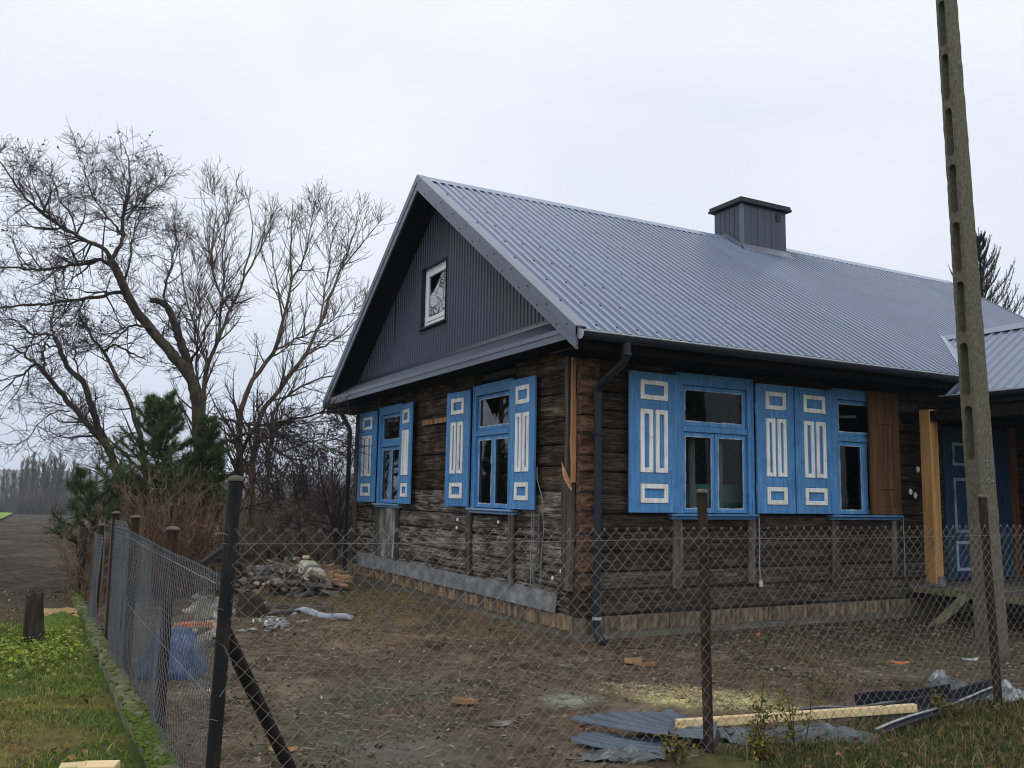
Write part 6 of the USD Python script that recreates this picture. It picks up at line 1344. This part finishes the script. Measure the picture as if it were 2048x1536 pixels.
p = atY(612, 1172, 14.7); n = 18; a = np.linspace(0, 2 * math.pi, n + 1); P = np.zeros((6, n + 1, 3)); ax_ = unit(np.array([0.95, 0.25, 0.05])); e1 = unit(np.cross(ax_, [0, 0, 1])); e2 = np.cross(ax_, e1)
for i, (t_, r_) in enumerate(((0.02, 0.09), (0.0, 0.13), (0.15, 0.15), (0.3, 0.145), (0.44, 0.13), (0.46, 0.0))):
    w = 1 + 0.25 * (meshkit.fbm(np.stack([np.cos(a) * 2, np.sin(a) * 2, 0 * a + i * 0.4], -1), 3, 7) - 0.5) * 2; w[-1] = w[0]; P[i] = p - ax_ * 0.2 + ax_ * t_ + np.outer(np.cos(a) * r_ * w, e1) + np.outer(np.sin(a) * r_ * w, e2)
obj('hollow_log', MB().grid(P), 'dark_timber', smooth=40, label='hollow dark log lying before the cream tub', category='log')
p = gpt(500, 1232); v, f = chunk(np.array([p[0], p[1], 0.12]), 0.26, RG, 0.75); rs = trimesh.Trimesh(v, f).subdivide().subdivide(); vv = np.array(rs.vertices); vv += (meshkit.fbm(vv * 9, 3, 4)[:, None] - 0.5) * 0.1
obj('root_stump', (vv, rs.faces), 'dark_timber', smooth=30, label='torn reddish tree root right of the corner post', category='root')
for k, (pa, pb, w, m, lab) in enumerate((((512, 1216), (665, 1222), 0.06, 'grey_timber', 'farthest long grey plank lying before the heap'), ((505, 1226), (640, 1228), 0.08, 'grey_timber', 'second long grey plank lying before the heap'), ((520, 1236), (600, 1234), 0.10, 'dark_timber', 'dark board lying left of the grey pipe'), ((470, 1224), (530, 1212), 0.05, 'split_wood', 'short orange batten by the torn root'))):
    a_, b_ = gpt(*pa), gpt(*pb); a_[2] = hz(*a_[:2]) + 0.04; b_[2] = hz(*b_[:2]) + 0.04; obj('plank', MB().beam(a_, b_, w, 0.03, ch=0.004), m, label=lab, category='plank')
a_, b_ = gpt(592, 1230), gpt(705, 1246); P_ = [np.array([*(a_ + (b_ - a_) * t)[:2], 0.05 + 0.02 * math.sin(9 * t)]) for t in np.linspace(0, 1, 9)]
obj('plastic_pipe', MB().tube(np.array(P_), np.array([0.03, 0.055, 0.05, 0.048, 0.045, 0.045, 0.04, 0.04, 0.03]), 10), 'pvc_grey', smooth=True, label='pale grey plastic pipe lying in front of the rubbish heap', category='pipe')
sc_ = MB()
for k in range(60):
    p = gpt(548 + RG.normal(0, 24), 1262 + RG.normal(0, 10)); d = unit(np.array([RG.normal(), RG.normal(), RG.normal() * 0.3])); c = np.array([p[0], p[1], hz(p[0], p[1]) + RG.uniform(0.02, 0.09)]); sc_.beam(c - d * RG.uniform(0.01, 0.06), c + d * RG.uniform(0.01, 0.06), RG.uniform(0.01, 0.04), 0.008)
obj('paper_scraps', sc_, 'film_white', label='pale scraps of torn plastic and laths on the ground before the heap', category='scraps', kind='stuff')
# single pieces on the yard soil
def piece(px, py, l, w, h, rz, m, name, label, cat):
    p = gpt(px, py); c, s = math.cos(math.radians(rz)), math.sin(math.radians(rz)); n = 12; t = np.linspace(-1, 1, n); ww = w * np.sqrt(np.maximum(0.05, 1 - np.abs(t) ** 3)) * (1 + 0.15 * RG.normal(size=n)); z0 = hz(p[0], p[1]) + 0.012
    P = np.zeros((n, 5, 3))
    for j, (o, zz_) in enumerate(((-1, 0), (-0.6, 1), (0.5, 0.9), (1, 0), (-1, 0))): P[:, j] = np.column_stack([p[0] + c * t * l - s * ww * o, p[1] + s * t * l + c * ww * o, z0 + zz_ * h + 0.012 * t * t + 0 * t])
    obj(name, MB().grid(P), m, label=label, category=cat)
piece(930, 1413, 0.105, 0.055, 0.03, -14, 'split_wood', 'bark_slab', 'orange bark slab lying alone in the middle of the yard', 'bark')
piece(1266, 1330, 0.10, 0.05, 0.05, 20, 'split_wood', 'bark_slab', 'paired wood scrap before the downpipe, left piece', 'bark'); piece(1288, 1336, 0.11, 0.04, 0.03, -8, 'split_wood', 'bark_slab', 'paired wood scrap before the downpipe, right piece', 'bark')
piece(1000, 1456, 0.10, 0.035, 0.02, 25, 'grey_timber', 'wood_scrap', 'flat grey wood scrap near the ribbed offcuts', 'scrap'); piece(1137, 1338, 0.10, 0.018, 0.02, 150, 'grey_timber', 'wood_scrap', 'pale splinter on a dark clod before the house corner', 'scrap')
piece(868, 1304, 0.10, 0.02, 0.03, 5, 'dark_timber', 'wood_scrap', 'black stick lying on the dry grass', 'scrap'); piece(1515, 1276, 0.07, 0.03, 0.03, 60, 'orange_tile', 'brick_scrap', 'orange brick scrap below the long wall', 'brick')
piece(565, 1510, 0.09, 0.02, 0.02, 4, 'split_wood', 'wood_scrap', 'orange splinter behind the slanting brace', 'scrap'); piece(1800, 1330, 0.09, 0.02, 0.02, -8, 'orange_tile', 'wood_scrap', 'reddish splinter in the leaf litter', 'scrap'); piece(1940, 1322, 0.10, 0.03, 0.02, 12, 'film_white', 'wood_scrap', 'white scrap before the concrete pole', 'scrap')
for k, (pa, pb) in enumerate((((800, 1350), (860, 1338)), ((870, 1372), (905, 1364)), ((1010, 1345), (1065, 1330)), ((820, 1392), (860, 1385)), ((1160, 1455), (1225, 1472)), ((905, 1320), (925, 1340)))):
    a_, b_ = gpt(*pa), gpt(*pb); m_ = (a_ + b_) / 2 + [0, 0, 0.03]; a_[2] = hz(*a_[:2]) + 0.01; b_[2] = hz(*b_[:2]) + 0.01
    obj('branch', MB().tube(spline([a_, m_ + RG.normal(0, 0.02, 3), b_], 8), np.linspace(0.011, 0.005, 8), 5), 'bark_light', label=['forked grey stick left of the yard middle', 'short stick left of the orange bark slab', 'thin stick before the dry grass', 'bent stick near the slanting brace', 'dark stick beside the ribbed offcuts', 'stick on the edge of the dry grass'][k], category='stick')

# building leftovers along the front fence
def rib_offcut(pts4, m, label, lift, nrib, curl):
    """pts4: ground corners a-b along the ribs, d-c the other side"""
    a_, b_, c_, d_ = [np.array(x) for x in pts4]; nu = nrib * 4 + 1; P = np.zeros((nu, 9, 3)); hh = [0, 0, 0.014, 0.014] * nrib + [0]
    for i in range(nu):
        f = i / (nu - 1) if i % 4 < 2 else (i + (0.0)) / (nu - 1); e0, e1 = a_ + (d_ - a_) * f, b_ + (c_ - b_) * f
        for j in range(9): t = j / 8; q = e0 + (e1 - e0) * t; P[i, j] = [q[0], q[1], lift + hh[i] + curl * ((1 - t) ** 3) + 0.5 * curl * t ** 4 + 0.012 * math.sin(3 * t + i * 0.2)]
    obj('ribbed_offcut', MB().grid(P), m, label=label, category='metal sheet')
G2 = lambda px, py: gpt(px, py)[:2]
rib_offcut((G2(1136, 1476), G2(1430, 1512), G2(1436, 1470), G2(1350, 1454)), 'offcut_steel', 'upper ribbed metal offcut lying by the fence', 0.075, 6, 0.05)
rib_offcut((G2(1138, 1500), G2(1300, 1530), G2(1400, 1490), G2(1200, 1482)), 'offcut_steel', 'lower ribbed metal offcut under the first', 0.03, 5, 0.03)
def long_piece(pa, pb, za, zb, w, h, m, name, label, cat, yawup=(0, 0, 1)):
    a_, b_ = gpt(*pa), gpt(*pb); a_[2], b_[2] = za, zb; obj(name, MB().beam(a_, b_, w, h, up=yawup, ch=0.003), m, label=label, category=cat)
long_piece((1353, 1478), (1832, 1446), 0.10, 0.11, 0.045, 0.058, 'fresh_board', 'timber_board', 'long clean yellow timber board lying across the leftovers', 'board')
def trim(pa, pb, za, zb, w, h, m, mb_, label, flip=1):
    a_, b_ = gpt(*pa), gpt(*pb); a_[2], b_[2] = za, zb; d = unit(b_ - a_); s_ = unit(np.cross([0, 0, 1], d)) * flip; n_ = np.cross(d, s_) * flip
    t = thing('metal_trim', label, 'metal trim', (0, 0, 0)); P = np.zeros((9, 4, 3))
    for i in range(9):
        q = a_ + (b_ - a_) * i / 8 + [0, 0, 0.01 * math.sin(i)]; P[i] = [q - s_ * w, q, q + n_ * h, q + n_ * h + s_ * 0.02]
    obj('profile', MB().grid(P), m, t); obj('edge', MB().tube(P[:, 2], 0.008, 6), mb_, t)
trim((1712, 1424), (1905, 1424), 0.03, 0.10, 0.12, 0.10, 'trim_dark', 'trim_dark', 'broad dark metal trim lying behind the yellow board')
trim((1760, 1452), (1985, 1402), 0.06, 0.10, 0.10, 0.07, 'trim_dark', 'trim_dark', 'narrow dark metal trim crossing the broad one')
trim((1752, 1476), (1992, 1404), 0.04, 0.10, 0.06, 0.02, 'trim_dark', 'film_white', 'grey-green metal trim with bright edge by the grass')
trim((1600, 1432), (1790, 1424), 0.03, 0.05, 0.16, 0.02, 'trim_back', 'galvanised', 'flat pale grey-green sheet strip behind the board')
def crumple(px, py, rx, ry, h, m, label, seed, dens=1.0):
    p = gpt(px, py); nx, ny = 54, 36; U, V = np.meshgrid(np.linspace(-1, 1, nx), np.linspace(-1, 1, ny), indexing='ij'); x = p[0] + rx * U + 0.05 * (meshkit.noise(np.stack([U * 4, V * 4, 0 * U + seed], -1), 2) - 0.5); y = p[1] + ry * V + 0.05 * (meshkit.noise(np.stack([U * 4, V * 4, 0 * U + seed + 5], -1), 2) - 0.5)
    rg = np.abs(meshkit.fbm(np.stack([U * 2.6, V * 2.6, 0 * U + seed], -1), 4, seed) - 0.5) * 2; z = 0.012 + 0.22 * h * rg * np.clip(1 - 0.85 * (U ** 2 + V ** 2) / 1.3, 0.05, 1) * 1.6 + 0.25 * h * np.clip(1 - U ** 2 - V ** 2, 0, 1) + height(x, y)
    obj('plastic_film', MB().grid(np.stack([x, y, z], -1)), m, label=label, category='film')
crumple(1640, 1482, 0.42, 0.16, 0.22, 'film_grey', 'crumpled grey plastic film under the yellow board', 3)
crumple(1480, 1484, 0.28, 0.12, 0.16, 'film_grey', 'grey-white plastic film right of the middle fence post', 9)
crumple(1245, 1524, 0.26, 0.10, 0.12, 'film_grey', 'shredded grey film below the ribbed offcuts', 13)
crumple(1900, 1384, 0.2, 0.16, 0.24, 'film_grey', 'bunched dark film with white flecks behind the trims', 5)
crumple(1880, 1372, 0.08, 0.06, 0.3, 'film_white', 'small white torn film scrap on the dark bunch', 6)
crumple(2012, 1402, 0.17, 0.13, 0.3, 'film_white', 'white crumpled film right of the right fence post', 7)
crumple(1960, 1396, 0.16, 0.12, 0.2, 'film_grey', 'grey crumpled film left of the right fence post', 8)
for k, (px, py, l, w, rz, lab) in enumerate(((178, 1533, 0.07, 0.045, 20, 'left of two sawn timber ends in the lane grass'), (228, 1530, 0.10, 0.06, 8, 'right of two sawn timber ends in the lane grass'))):
    p = gpt(px, py); c, s = math.cos(math.radians(rz)), math.sin(math.radians(rz)); obj('timber_end', MB().obox((p[0], p[1] - 0.2, hz(p[0], p[1]) + 0.03), (c, s, 0), (-s, c, 0), (0, 0, 1), l, w, 0.03, 0.004), 'fresh_board', label=lab, category='timber')
